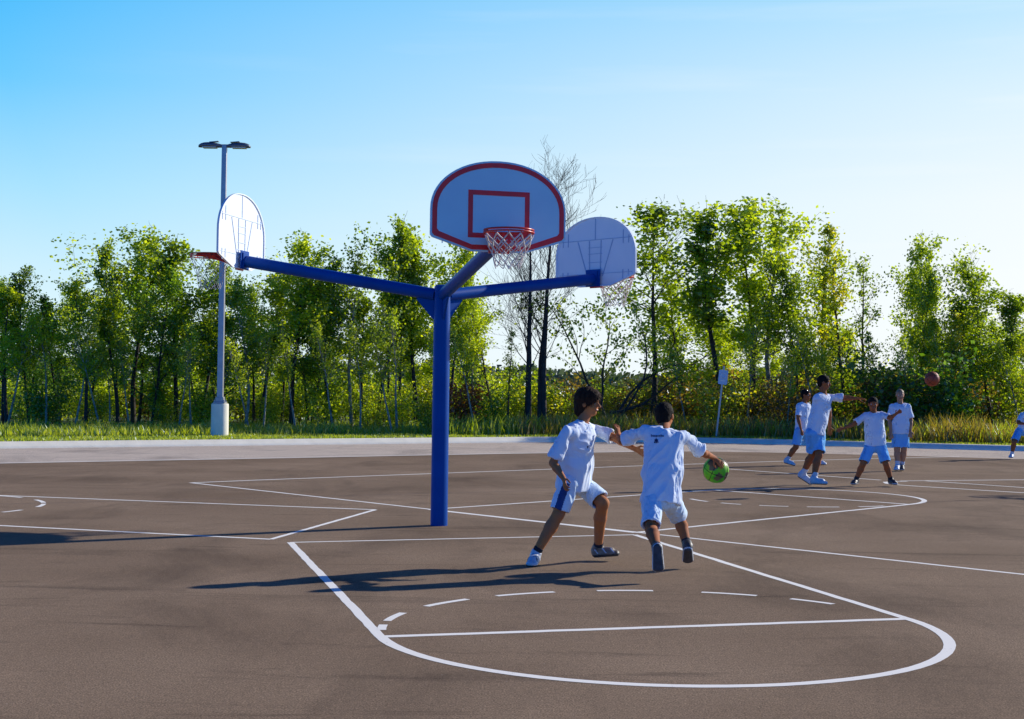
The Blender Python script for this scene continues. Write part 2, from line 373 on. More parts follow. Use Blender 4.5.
# ground beyond, reaching the horizon
g0 = off(kl, .36)
rows = [g0, off(kl, 2.0), off(kl, 6), off(kl, 14)]
V = []; Fc = []; n = len(kl)
far = [(p[0] * 40 if abs(p[0]) > 30 else p[0] * 60, 3200 + 0 * p[0]) for p in kl]
mid = [(p[0] * 3.2, p[1] + 160) for p in kl]
for r, z in zip(rows + [mid, far], (.145, .14, .12, .1, .0, -.1)): V += [(*p, z) for p in r]
for r in range(5):
    for i in range(n - 1): Fc.append((r * n + i, r * n + i + 1, (r + 1) * n + i + 1, (r + 1) * n + i))
tag(mesh_obj('ground', V, Fc, MT['lawn'], smooth=False), kind='structure')
V = [(-3200, -400, -.35), (3200, -400, -.35), (3200, 3300, -.35), (-3200, 3300, -.35)]
tag(mesh_obj('lower_ground', V, [(0, 1, 2, 3)], MT['lawn'], smooth=False), kind='structure')

# ------------------------------------------------------------------ court markings
ZL = .0014
def polyline_strip(mb, pts, wd, z=ZL, closed=False):
    P = [Vector((p[0], p[1], z)) for p in pts]; K = len(P); Lf = []; Rt = []
    for i in range(K):
        if closed: a = P[i - 1]; b = P[(i + 1) % K]
        else: a = P[max(i - 1, 0)]; b = P[min(i + 1, K - 1)]
        t = (b - a).normalized(); nn = Vector((-t.y, t.x, 0)); j1 = .004 * noise.noise(P[i] * 3.1); j2 = .004 * noise.noise(P[i] * 3.7 + Vector((9, 0, 0)))
        Lf.append(P[i] + nn * (wd / 2 + j1)); Rt.append(P[i] - nn * (wd / 2 + j2))
    n = K; V = Lf + Rt
    mb.add(V, [(i, n + i, n + (i + 1) % K, (i + 1) % K) for i in range(K if closed else K - 1)])
def seg(mb, a, b, wd=.075, z=ZL, n=1):
    d = (Vector(b) - Vector(a))
    if n == 1: polyline_strip(mb, [a, b], wd, z)
    else: polyline_strip(mb, [tuple(Vector(a) + d * i / n + Vector((-d.y, d.x)).normalized() * random.uniform(-.0035, .0035)) for i in range(n + 1)], wd, z)
def key(name, c0, c1, f0, f1, wd, m, rad=1.8, drad=1.8, dash_a=(), flat=1):
    """c0,c1 baseline corners, f0,f1 free throw line ends"""
    mb = MB(); seg(mb, c0, c1, wd * .8, ZL, 40)
    seg(mb, c0, f0, wd, ZL + .0002, 40); seg(mb, c1, f1, wd, ZL + .0002, 40); seg(mb, f0, f1, wd * 1.1, ZL + .0004, 40)
    c = (Vector(f0) + Vector(f1)) / 2; bc = (Vector(c0) + Vector(c1)) / 2
    o = (c - bc).normalized(); s = (Vector(f1) - Vector(f0)).normalized(); hw = (Vector(f1) - Vector(f0)).length / 2
    pts = [tuple(c - s * math.cos(a) * hw + o * math.sin(a) * rad) for a in [pi * i / 40 for i in range(41)]]
    polyline_strip(mb, pts, wd * 1.05, ZL + .0006)
    for a0, a1 in dash_a:
        pts = [tuple(c - s * math.cos(a) * hw * .985 - o * math.sin(a) * drad) for a in [R(a0) + R(a1 - a0) * i / 6 for i in range(7)]]
        polyline_strip(mb, pts, wd * .85, ZL + .0008)
    tag(mb.build(name, m), kind='structure')
D1 = [(8, 15), (20, 32), (43, 58), (67, 83), (94, 108), (120, 134), (143, 155)]
D2 = [(16, 29), (38, 52), (60, 73), (82, 93), (102, 118)]
D3 = [(7, 25), (39, 56), (61, 77), (92, 104), (112, 124), (135, 148), (158, 170)]
key('court_key_marking', (-2.2, 14.39), (1.36, 15.62), (-.80, 9.0), (2.78, 10.0), .07, MT['paint'], 1.88, 1.72, D1)
key('court_key_marking', (1.38, 15.86), (-1.05, 18.55), (5.72, 20.5), (3.25, 23.0), .075, MT['paint'], 1.75, 2.08, D2)
key('court_key_marking', (-1.73, 18.40), (-2.44, 14.66), (-7.35, 20.0), (-8.0, 16.5), .075, MT['paint'], 1.8, 1.74, D3)
mb = MB(); seg(mb, (-5.12, 23.04), (1.38, 15.95), .07, ZL - .0002, 60); seg(mb, (1.30, 16.03), (5.3, 11.75), .068, ZL - .0004, 50)
seg(mb, (5.3, 11.75), (9.5, 7.3), .068, ZL - .0004, 40)
polyline_strip(mb, [(-5.16, 23.04), (-4.24, 23.95), (0.03, 27.79), (2.56, 30.1), (5.91, 32.88), (8.9, 35.2), (11.6, 37.0)], .085, ZL - .0003)
tag(mb.build('court_boundary_line', MT['paint']), kind='structure')
mb = MB(); polyline_strip(mb, [(-60, -5.7), (-20, 21.15), (-10.4, 27.75), (-5.6, 31.2), (-1.9, 34.0), (.03, 35.4), (3.2, 37.4)], .16, ZL)
tag(mb.build('lane_edge_line', MT['paint_old']), kind='structure')
# the neighbouring court's lines
mb = MB(); seg(mb, (4.3, 29.7), (6.8, 26.3), .08, ZL - .0004, 4)
pts = [(10.5 - 3.3, 26.0), (7.0, 25.95), (6.72, 25.7), (6.66, 25.3), (6.75, 24.95), (7.05, 24.6), (9.4, 22.3), (12.5, 19.3)]
polyline_strip(mb, pts, .085, ZL)
seg(mb, (7.1, 26.1), (12.5, 28.0), .08, ZL + .0005, 4); seg(mb, (7.6, 26.2), (9.6, 23.7), .08, ZL + .001, 4)
tag(mb.build('neighbouring_court_line', MT['paint']), kind='structure')
# tar seams / paving joints across the asphalt
mb = MB()
for a, b, wd in [((-9, 17.2), (8, 26.4), .03)]:
    pts = []
    for i in range(80):
        t = i / 79; p = Vector(a).lerp(Vector(b), t); d = (Vector(b) - Vector(a)).normalized()
        o_ = noise.noise(Vector((p.x * 1.3, p.y * 1.3, 3))) * .09 + noise.noise(Vector((p.x * 6, p.y * 6, 9))) * .02
        pts.append((p.x - d.y * o_, p.y + d.x * o_))
    polyline_strip(mb, pts, wd, .0008)
tag(mb.build('asphalt_seam', MT['seam']), kind='structure')

# ------------------------------------------------------------------ basketball goal
POLE = Vector((-.811, 16.405, 0))
TH = .2681
arms = [(TH - .004, 2.545, -.012), (TH + 2 * pi / 3 - .010, 2.63, -.02), (TH + 4 * pi / 3 + .033, 2.49, .038)]
def board_outline(inset=0, n=14):
    W_ = .683 - inset; pts = [(-.27, 0 + inset), (.27, 0 + inset), (W_ - .02, .125 + inset * .9), (W_, .15 + inset * .9)]
    top = .892 - inset; c = .40
    for i in range(2 * n + 1):
        a = pi * i / (2 * n); x = math.cos(a); y = math.sin(a)
        pts.append((W_ * math.copysign(abs(x) ** .96, x), c + (top - c) * y ** .96))
    pts += [(-W_, .15 + inset * .9), (-(W_ - .02), .125 + inset * .9)]
    return pts
def make_goal(loc, arms):
    root = empty('basketball_goal', loc)
    P = Vector(loc)
    mb = MB(); prf = [(.0, .098), (.012, .098), (2.70, .094), (2.74, .09), (2.755, .06), (2.757, .002)]
    n = 28; V = []; 
    for z, r in prf:
        for k in range(n): a = 2 * pi * k / n; V.append(P + Vector((math.cos(a) * r, math.sin(a) * r, z)))
    Fc = [(i * n + k, i * n + (k + 1) % n, (i + 1) * n + (k + 1) % n, (i + 1) * n + k) for i in range(len(prf) - 1) for k in range(n)]
    mb.add(V, Fc); pole = mb.build('pole', MT['blue'], root, auto=35)
    for ai, (th, db, dz) in enumerate(arms):
        o = Vector((math.sin(th), -math.cos(th), 0)); s = Vector((math.cos(th), math.sin(th), 0)); u = Vector((0, 0, 1))
        a0 = P + o * .085 + u * (2.645); a1 = P + o * (db - .075) + u * (3.005 + dz)
        mb = MB(); pts = [a0.lerp(a1, i / 14) for i in range(15)]
        mb.tube(pts, [.070] * 15, 20); arm = mb.build('arm', MT['blue'], root, auto=50)
        mb = MB(); mb.prism([P + o * .09 + u * 2.62 - s * .012, P + o * .30 + u * 2.63 - s * .012, P + o * .30 + u * 2.59 - s * .012, P + o * .12 + u * 2.38 - s * .012, P + o * .09 + u * 2.35 - s * .012], s * .024)
        mb.build('gusset', MT['blue'], root)
        # mounting head between arm and board
        B = P + o * db + u * (2.915 + dz)          # bottom centre of the board's face
        mb = MB(); mb.box(P + o * (db - .066) + u * (3.01 + dz), o * .008, s * .085, u * .095)
        mb.box(P + o * (db - .053) + u * (3.02 + dz), o * .006, s * .12, u * .11)
        mb.build('mounting_bracket', MT['blue'], root, bevel=.004)
        # board: thin panel with a folded flange behind
        ol = board_outline(); W3 = lambda p, d=0: B + s * p[0] + u * p[1] + o * d
        mb = MB(); m_ = len(ol)
        inn = [(x * .965, .012 + y * .972) for x, y in ol]
        V = [W3(p, 0) for p in ol] + [W3(p, -.026) for p in ol] + [W3(p, -.026) for p in inn] + [W3(p, -.012) for p in inn]
        Fc = [tuple(range(m_))]
        for r in range(3):
            for i in range(m_): Fc.append((r * m_ + i, r * m_ + (i + 1) % m_, (r + 1) * m_ + (i + 1) % m_, (r + 1) * m_ + i)[::-1])
        Fc.append(tuple(range(3 * m_, 4 * m_))[::-1]); mb.add(V, Fc)
        mb.m = [1] + [0] * (len(mb.F) - 1); bd = mb.build('backboard', [MT['board'], MT['board_face_shaded']], root)
        # ribs on the back
        mb = MB()
        def rib(a, b, wd=.008, d=-.0145):
            wd *= .75
            A = W3(a, d); Bv = W3(b, d); t = (Bv - A); ln = t.length; t.normalize(); q = t.cross(o)
            mb.box((A + Bv) / 2, t * ln / 2, q * wd, o * .0035)
        rib((0, .60), (0, .87)); rib((-.60, .60), (.60, .60), .005, -.0142)
        for sg in (-1, 1):
            rib((sg * .30, .59), (sg * .13, .13), .009, -.0148); rib((sg * .10, .59), (sg * .09, .13), .009, -.0151)
            for q in (.47, .56):
                rib((sg * q, .53), (sg * q, .70 if q < .5 else .63), .006, -.0154); rib((sg * q, .07), (sg * q, .20), .006, -.0154)
        for y in (.22, .31, .42, .50): rib((-.12, y), (.12, y), .004, -.0139)
        rib((-.62, .165), (.62, .165), .004, -.0136)
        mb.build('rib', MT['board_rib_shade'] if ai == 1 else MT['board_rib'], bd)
        # red border and target square on the face
        a_ = board_outline(.018); b_ = board_outline(.066); b_ = [(x, y) for x, y in b_]
        V = [W3(p, .003) for p in a_] + [W3(p, .003) for p in b_]
        mb = MB(); mb.add(V, [(i, (i + 1) % m_, m_ + (i + 1) % m_, m_ + i) for i in range(m_)]); mb.build('border_stripe', MT['red'], bd)
        q = [(-.31, .135), (.31, .135), (.31, .60), (-.31, .60)]; qi = [(-.262, .183), (.262, .183), (.262, .552), (-.262, .552)]
        V = [W3(p, .003) for p in q] + [W3(p, .003) for p in qi]
        mb = MB(); mb.add(V, [(i, (i + 1) % 4, 4 + (i + 1) % 4, 4 + i) for i in range(4)]); mb.build('target_square', MT['red'], bd)
        # rim: double ring with a sheet bracket
        RC = P + o * (db + .385) + u * (3.09 + dz); rr = .235
        mb = MB()
        ring = lambda r, dz_: [RC + (s * math.cos(t) + o * math.sin(t)) * r + u * dz_ for t in [2 * pi * i / 36 for i in range(36)]]
        mb.tube(ring(rr, 0), .0095, 8, closed=True); mb.tube(ring(rr + .004, -.024), .008, 8, closed=True)
        hb = P + o * (db + .006)
        mb.box(P + o * (db + .014) + u * (2.985 + dz), o * .008, s * .105, u * .085)
        for sg in (-1, 1):
            mb.tube([P + o * (db + .02) + s * sg * .09 + u * (2.93 + dz), P + o * (db + .14) + s * sg * .13 + u * (2.99 + dz), RC - o * .10 + s * sg * .213 - u * .02], .009, 8)
            for i in range(8):
                t0 = sg * (.35 + .15 * i); 
        # flared sheet skirt at the back half of the ring
        V = []; nn = 17
        for i in range(nn):
            t = -pi / 2 + (i - 8) * R(13.5)
            V.append(RC + (s * math.cos(t) + o * math.sin(t)) * (rr + .003) + u * .004)
        for i in range(nn):
            t = -pi / 2 + (i - 8) * R(13.5); f = abs(i - 8) / 8
            V.append(RC + (s * math.cos(t) + o * math.sin(t)) * (rr - .012) - u * (.028 + .075 * (1 - f ** 1.5)))
        mb.add(V, [(i, i + 1, nn + i + 1, nn + i) for i in range(nn - 1)])
        mb.prism([P + o * (db + .02) - s * .09 + u * (3.045 + dz), P + o * (db + .02) + s * .09 + u * (3.045 + dz), RC - o * .21 + s * .11 - u * .005, RC - o * .21 - s * .11 - u * .005], u * .006)
        # net hooks
        for i in range(12):
            t = 2 * pi * (i + .5) / 12; p = RC + (s * math.cos(t) + o * math.sin(t)) * rr
            mb.tube([p - u * .02, p - u * .045, p - u * .05 + (RC - p).normalized() * .012], .0045, 5)
        mb.build('rim', MT['rim'], bd, auto=45)
        # net
        mb = MB(); rnd = random.Random(ai + 3); lev = 6; nk = 12; L = (.31, .36, .36)[ai]
        def npt(i, l):
            f = l / lev; r = rr * (1 - .50 * f ** .75) * (1 + .05 * math.sin(3 * i + l)); t = 2 * pi * (i + .5 * (l % 2) + .5) / nk
            j = .008 * f
            return RC + (s * math.cos(t) + o * math.sin(t)) * r - u * (.045 + L * f ** .9) + Vector((math.sin(i * 5 + l) * j, math.cos(i * 3 + l) * j, math.sin(i * 2.3 + l * 1.7) * .012 * f))
        for l in range(lev):
            for i in range(nk):
                a = npt(i, l)
                for dd in ((0, 1) if l % 2 else (-1, 0)):
                    b = npt(i + dd, l + 1); m2 = (a + b) / 2 - u * .004
                    mb.tube([a, m2, b], .0075 if l < 2 and ai < 2 else (.0044, .0044, .0026)[ai], 4, cap=False)
        mb.build('net', MT['net'], bd, smooth=True)
    return root
goal = make_goal(POLE, arms)
tag(goal, 'tall blue steel pole with three arms carrying fan shaped backboards on the court', 'basketball hoop', 'three armed basketball goals')
g2 = copy_tree(goal, (14.95, 23.4, 0), R(76.9))
tag(g2, 'second blue three armed hoop pole just outside the right edge casting long shadows', 'basketball hoop', 'three armed basketball goals')

# ------------------------------------------------------------------ lamp post
LP = at(219.5, 437, 40.8); LP.z = .13
lamp = empty('street_lamp', LP)
tag(lamp, 'tall twin headed grey parking lot lamp on a round concrete base by the kerb', 'street lamp')
mb = MB(); n = 24; V = []; prf = [(0, .25), (.9, .245), (.94, .235), (.95, .2), (.951, .01)]
for z, r in prf:
    for k in range(n): a = 2 * pi * k / n; V.append(LP + Vector((math.cos(a) * r, math.sin(a) * r, z)))
mb.add(V, [(i * n + k, i * n + (k + 1) % n, (i + 1) * n + (k + 1) % n, (i + 1) * n + k) for i in range(len(prf) - 1) for k in range(n)])
mb.build('concrete_base', MT['concrete'], lamp, auto=40)
mb = MB(); mb.box(LP + Vector((0, 0, .975)), (.17, 0, 0), (0, .17, 0), (0, 0, .02)); mb.box(LP + Vector((0, 0, 1.06)), (.115, 0, 0), (0, .115, 0), (0, 0, .07)); mb.build('base_plate', MT['steel'], lamp, bevel=.01)
for sx in (-1, 1):
    for sy in (-1, 1):
        mb = MB(); mb.tube([LP + Vector((sx * .13, sy * .13, .99)), LP + Vector((sx * .13, sy * .13, 1.05))], .018, 6); mb.build('anchor_bolt', MT['steel'], lamp)
mb = MB(); V = []
for z, r in ((.99, .085), (8.35, .07), (8.36, .001)):
    for sx, sy in ((-1, -1), (1, -1), (1, 1), (-1, 1)):
        V.append(LP + Vector((sx * r, sy * r, z)))
mb.add(V, [(i * 4 + k, i * 4 + (k + 1) % 4, (i + 1) * 4 + (k + 1) % 4, (i + 1) * 4 + k) for i in range(2) for k in range(4)])
mb.build('pole', MT['steel'], lamp, bevel=.015)
mb = MB(); mb.tube([LP + Vector((-.16, 0, 8.33)), LP + Vector((.16, 0, 8.33))], .03, 8); mb.build('crossarm', MT['lampgrey'], lamp)
for sg in (-1, 1):
    # curved cobra-style flat head
    V = []; ns = 9; prof_x = [.06, .14, .24, .36, .48, .58, .66, .72, .745]; hw = [.07, .12, .16, .185, .19, .18, .155, .11, .04]; hh = [.05, .075, .10, .115, .12, .11, .085, .05, .015]
    for x, w_, h_ in zip(prof_x, hw, hh):
        for a in range(12):
            t = 2 * pi * a / 12; yy = math.cos(t) * w_; zz = math.sin(t); zz = h_ * zz if zz > 0 else .035 * zz
            V.append(LP + Vector((sg * x, yy, 8.30 + zz)))
    Fc = [(i * 12 + k, i * 12 + (k + 1) % 12, (i + 1) * 12 + (k + 1) % 12, (i + 1) * 12 + k) for i in range(ns - 1) for k in range(12)] + [tuple(range(12)), tuple(range((ns - 1) * 12, ns * 12))]
    mb = MB(); mb.add(V, Fc); hd = mb.build('lamp_head', MT['lampgrey'], lamp, smooth=True)
    mb = MB(); mb.box(LP + Vector((sg * .42, 0, 8.262)), (.2, 0, 0), (0, .13, 0), (0, 0, .012)); mb.build('lens', MT['glass'], hd)
    mb = MB(); mb.box(LP + Vector((sg * .30, 0, 8.428)), (.13, 0, .012), (0, .09, 0), (0, 0, .006)); mb.build('top_plate', MT['steel'], hd)

# ------------------------------------------------------------------ leaning sign
SB = at(716, 439, 45.6); SB.z = .13
sign = empty('road_sign', SB)
tag(sign, 'small faded blue sign with a pale ring on a leaning post behind the kerb', 'sign')
T = at(724, 366, 45.6); ax = (T - SB).normalized(); sx = Vector((.93, .30, 0)); sn = ax.cross(sx).normalized(); sx = sn.cross(ax) * -1
if sn.y > 0: sn = -sn
mb = MB(); mb.box((SB + T) / 2, ax * (T - SB).length / 2, sx * .028, sn * .014); mb.build('post', MT['steel'], sign, bevel=.004)
c = T - ax * .36
mb = MB(); ol = []
for cx, cy, a0 in ((.12, .19, 0), (-.12, .19, 90), (-.12, -.19, 180), (.12, -.19, 270)):
    for k in range(5): a = R(a0 + k * 22.5); ol.append(c + sx * (cx + .04 * math.cos(a)) + ax * (cy + .04 * math.sin(a)) + sn * .02)
mb.prism(ol, sn * .004); pl = mb.build('sign_plate', MT['sign_blue'], sign)
mb = MB(); ring = [c + sx * .085 * math.cos(t) + ax * (.06 + .085 * math.sin(t)) + sn * .028 for t in [2 * pi * i / 24 for i in range(24)]]
mb.tube(ring, .014, 6, closed=True); mb.box(c - ax * .11 + sn * .028, sx * .09, ax * .018, sn * .002); mb.build('sign_symbol', MT['sign_white'], pl)

# ------------------------------------------------------------------ balls
def make_ball(name, c, r, m, label, dark=None, rot=(0.4, .3, .2), spin_cols=None):
    root = empty(name, c); tag(root, label, 'ball')
    n1, n2 = 24, 36; V = []; Fc = []; fm = []
    for i in range(n1 + 1):
        for j in range(n2):
            a = pi * i / n1; b = 2 * pi * j / n2; V.append(Vector(c) + Vector((math.sin(a) * math.cos(b), math.sin(a) * math.sin(b), math.cos(a))) * r)
    for i in range(n1):
        for j in range(n2):
            Fc.append((i * n2 + j, (i + 1) * n2 + j, (i + 1) * n2 + (j + 1) % n2, i * n2 + (j + 1) % n2))
            d = (V[Fc[-1][0]] - Vector(c)).normalized()
            k = 0
            if dark is not None: k = 1 if (noise.noise(d * 1.5 + Vector((3.1, 1.7, 5.2))) + .35 * d.x + .3 * d.z) > .06 else 0
            fm.append(k)
    mats = [m] + ([dark] if dark else [])
    bo = mesh_obj('cover', V, Fc, mats, root, fm, True)
    E_ = Matrix.Rotation(rot[0], 3, 'X') @ Matrix.Rotation(rot[1], 3, 'Y') @ Matrix.Rotation(rot[2], 3, 'Z')
    mb = MB(); rs = r * 1.001
    circ = [2 * pi * i / 40 for i in range(40)]
    mb.tube([Vector(c) + E_ @ Vector((math.cos(t), math.sin(t), 0)) * rs for t in circ], .0028, 5, closed=True)
    mb.tube([Vector(c) + E_ @ Vector((math.cos(t), 0, math.sin(t))) * rs for t in circ], .0028, 5, closed=True)
    for sg in (-1, 1):
        pts = []
        for t in circ:
            q = Vector((sg * (.62 + .18 * math.cos(2 * t)), math.cos(t), math.sin(t))); q.normalize(); pts.append(Vector(c) + E_ @ q * rs)
        mb.tube(pts, .0028, 5, closed=True)
    mb.build('seam', MT['ball_seam'], root, smooth=True)
    return root
BALL_G = at(716, 470, 13.12)
make_ball('basketball', BALL_G, .119, MT['ball_green'], 'green and dark ball under the hand of the dribbling boy', MT['ball_dark'])
make_ball('basketball', at(932, 379, 23.3), .121, MT['ball_orange'], 'orange basketball in mid air on the right in front of the trees', None, (.9, .5, .1))

# ------------------------------------------------------------------ people: signed-distance bodies, meshed with surface nets
class Field:
    def __init__(s, lo, hi, h):
        s.h = h; s.lo = np.array(lo, dtype=np.float32); s.n = np.ceil((np.array(hi) - np.array(lo)) / h).astype(int) + 1
        s.D = np.full(s.n, 1.0, dtype=np.float32)
        s.ax = [s.lo[i] + h * np.arange(s.n[i], dtype=np.float32) for i in range(3)]
    def sub(s, lo, hi):
        a = np.maximum(0, np.floor((np.array(lo) - s.lo) / s.h).astype(int)); b = np.minimum(s.n, np.ceil((np.array(hi) - s.lo) / s.h).astype(int) + 1)
        if np.any(b <= a): return None, None
        sl_ = tuple(slice(a[i], b[i]) for i in range(3))
        G = np.meshgrid(*[s.ax[i][sl_[i]] for i in range(3)], indexing='ij')
        return sl_, np.stack(G, -1)
    def comb(s, sl_, d, k, op='u'):
        A = s.D[sl_]
        if op == 'u':
            if k > 0:
                hh = np.clip(.5 + .5 * (A - d) / k, 0, 1); s.D[sl_] = A * (1 - hh) + d * hh - k * hh * (1 - hh)
            else: s.D[sl_] = np.minimum(A, d)
        else:
            if k > 0:
                d = -d; hh = np.clip(.5 - .5 * (A - d) / k, 0, 1); s.D[sl_] = A * (1 - hh) + d * hh + k * hh * (1 - hh)
            else: s.D[sl_] = np.maximum(A, -d)
    def cone(s, a, b, ra, rb, k=.02, op='u', clip=None):
        a = np.array(a, dtype=np.float32); b = np.array(b, dtype=np.float32); m = max(ra, rb) + k + 3 * s.h
        sl_, P = s.sub(np.minimum(a, b) - m, np.maximum(a, b) + m)
        if sl_ is None: return
        ba = b - a; t = np.clip(((P - a) @ ba) / max(1e-9, float(ba @ ba)), 0, 1)
        d = np.linalg.norm(P - a - t[..., None] * ba, axis=-1) - (ra + (rb - ra) * t)
        if clip is not None:
            for cp, cn_ in clip: d = np.maximum(d, (P - np.array(cp, dtype=np.float32)) @ np.array(cn_, dtype=np.float32))
        s.comb(sl_, d, k, op)
    def ell(s, c, ax3, r, k=.02, op='u'):
        """ellipsoid; ax3: three unit vectors"""
        c = np.array(c, dtype=np.float32); A = np.array([list(v) for v in ax3], dtype=np.float32); r = np.array(r, dtype=np.float32); m = max(r) + k + 3 * s.h
        sl_, P = s.sub(c - m, c + m)
        if sl_ is None: return
        q = (P - c) @ A.T; k0 = np.linalg.norm(q / r, axis=-1); k1 = np.linalg.norm(q / (r * r), axis=-1) + 1e-6
        s.comb(sl_, k0 * (k0 - 1) / k1, k, op)
    def slab(s, a, b, side, wa, wb, da, db, k=.02, op='u', clip=None):
        """tapered capsule with elliptical cross-section: half-width w along `side`, half-depth d"""
        a = Vector(a); b = Vector(b); t_ = (b - a).normalized(); sd = Vector(side); sd = (sd - t_ * sd.dot(t_)).normalized(); dp = t_.cross(sd)
        a_ = np.array(a, dtype=np.float32); b_ = np.array(b, dtype=np.float32); m = max(wa, wb, da, db) + k + 3 * s.h
        sl_, P = s.sub(np.minimum(a_, b_) - m, np.maximum(a_, b_) + m)
        if sl_ is None: return
        ba = b_ - a_; L2 = float(ba @ ba); t = np.clip(((P - a_) @ ba) / L2, 0, 1); q = P - a_ - t[..., None] * ba
        W_ = wa + (wb - wa) * t; D_ = da + (db - da) * t
        x = q @ np.array(sd, dtype=np.float32); y = q @ np.array(dp, dtype=np.float32); z = q @ np.array(t_, dtype=np.float32); mn = np.minimum(W_, D_)
        k0 = np.sqrt((x / W_) ** 2 + (y / D_) ** 2 + (z / mn) ** 2); k1 = np.sqrt((x / W_ ** 2) ** 2 + (y / D_ ** 2) ** 2 + (z / mn ** 2) ** 2) + 1e-6
        d = k0 * (k0 - 1) / k1
        if clip is not None:
            for cp, cn_ in clip: d = np.maximum(d, (P - np.array(cp, dtype=np.float32)) @ np.array(cn_, dtype=np.float32))
        s.comb(sl_, d, k, op)
    def plane(s, p, nrm):
        """remove everything on the side nrm points to"""
        sl_, P = s.sub(s.lo, s.lo + s.n * s.h); s.D = np.maximum(s.D, (P - np.array(p, dtype=np.float32)) @ np.array(nrm, dtype=np.float32))
    def mesh(s):
        Dv = s.D; Dv[0], Dv[-1] = 1, 1; Dv[:, 0], Dv[:, -1] = 1, 1; Dv[:, :, 0], Dv[:, :, -1] = 1, 1
        S = Dv < 0
        c = np.zeros(np.array(Dv.shape) - 1, dtype=np.int8); offs_ = [(i, j, k) for i in (0, 1) for j in (0, 1) for k in (0, 1)]
        n0, n1, n2 = c.shape
        for i, j, k in offs_: c += S[i:i + n0, j:j + n1, k:k + n2]
        act = np.stack(np.unravel_index(np.flatnonzero((c > 0) & (c < 8)), c.shape), 1); idx = np.full(c.shape, -1, dtype=np.int64); idx[tuple(act.T)] = np.arange(len(act))
        val = {o_: Dv[act[:, 0] + o_[0], act[:, 1] + o_[1], act[:, 2] + o_[2]] for o_ in offs_}
        acc = np.zeros((len(act), 3)); cnt = np.zeros(len(act))
        for o_ in offs_:
            for ax in range(3):
                if o_[ax] == 0:
                    q = list(o_); q[ax] = 1; q = tuple(q); f0 = val[o_]; f1 = val[q]; m = (f0 < 0) != (f1 < 0)
                    t = np.where(m, f0 / np.where(m, f0 - f1, 1), 0)
                    p = np.array(o_, dtype=float)[None].repeat(len(act), 0); p[:, ax] += t; acc[m] += p[m]; cnt[m] += 1
        V = s.lo + s.h * (act + acc / cnt[:, None]); Q = []
        for ax in range(3):
            o1, o2 = [i for i in range(3) if i != ax]
            sa = [slice(None)] * 3; sb = [slice(None)] * 3; sa[ax] = slice(0, -1); sb[ax] = slice(1, None)
            ne_ = S[tuple(sa)] != S[tuple(sb)]; e = np.stack(np.unravel_index(np.flatnonzero(ne_), ne_.shape), 1); e = e[(e[:, o1] > 0) & (e[:, o2] > 0) & (e[:, o1] < c.shape[o1]) & (e[:, o2] < c.shape[o2])]
            def cell(d1, d2):
                q = e.copy(); q[:, o1] += d1; q[:, o2] += d2; return idx[q[:, 0], q[:, 1], q[:, 2]]
            f = np.stack([cell(-1, -1), cell(0, -1), cell(0, 0), cell(-1, 0)], 1)
            ins = S[e[:, 0], e[:, 1], e[:, 2]]; flip = ins if ax == 1 else ~ins
            f[flip] = f[flip][:, ::-1]; Q.append(f)
        Q = np.concatenate(Q); Q = Q[(Q >= 0).all(1)]
        return V, Q
def accum(idx, vals, n):
    return np.stack([np.bincount(idx, weights=vals[:, k], minlength=n) for k in range(3)], 1)
def relax(V, Q, n=2, lam=.5):
    a = np.concatenate([Q[:, 0], Q[:, 1], Q[:, 2], Q[:, 3]]); b = np.concatenate([Q[:, 1], Q[:, 2], Q[:, 3], Q[:, 0]])
    c = np.bincount(a, minlength=len(V)) + np.bincount(b, minlength=len(V))
    for _ in range(n):
        A = accum(a, V[b], len(V)) + accum(b, V[a], len(V)); V = V * (1 - lam) + lam * A / np.maximum(c, 1)[:, None]
    return V
def vnormals(V, Q):
    n = np.cross(V[Q[:, 2]] - V[Q[:, 0]], V[Q[:, 3]] - V[Q[:, 1]]); A = np.zeros_like(V)
    for i in range(4): A += accum(Q[:, i], n, len(V))
    return A / (np.linalg.norm(A, axis=1)[:, None] + 1e-12)
def folds(V, Q, amp, seed, freq=(7, 7, 3.6), dirs=None):
    """cloth folds: ridged noise stretched along the hang of the cloth"""
    n = vnormals(V, Q); out_ = np.empty(len(V)); sv = Vector((seed * 3.7, seed * 1.3, seed * 7.1))
    for i, p in enumerate(V):
        wv = noise.noise(Vector(p) * 3.1 + sv) * .35
        q = Vector((p[0] * freq[0] + p[2] * 2.5 * math.sin(seed) + wv * 2, p[1] * freq[1] + wv, p[2] * freq[2] + wv * 3)) + sv
        a = 1 - abs(noise.noise(q)) * 3.4; b = 1 - abs(noise.noise(q * 1.9 + sv)) * 3.2
        out_[i] = max(-.6, a) * .8 + max(-.5, b) * .45
    return V + n * (amp * out_)[:, None]

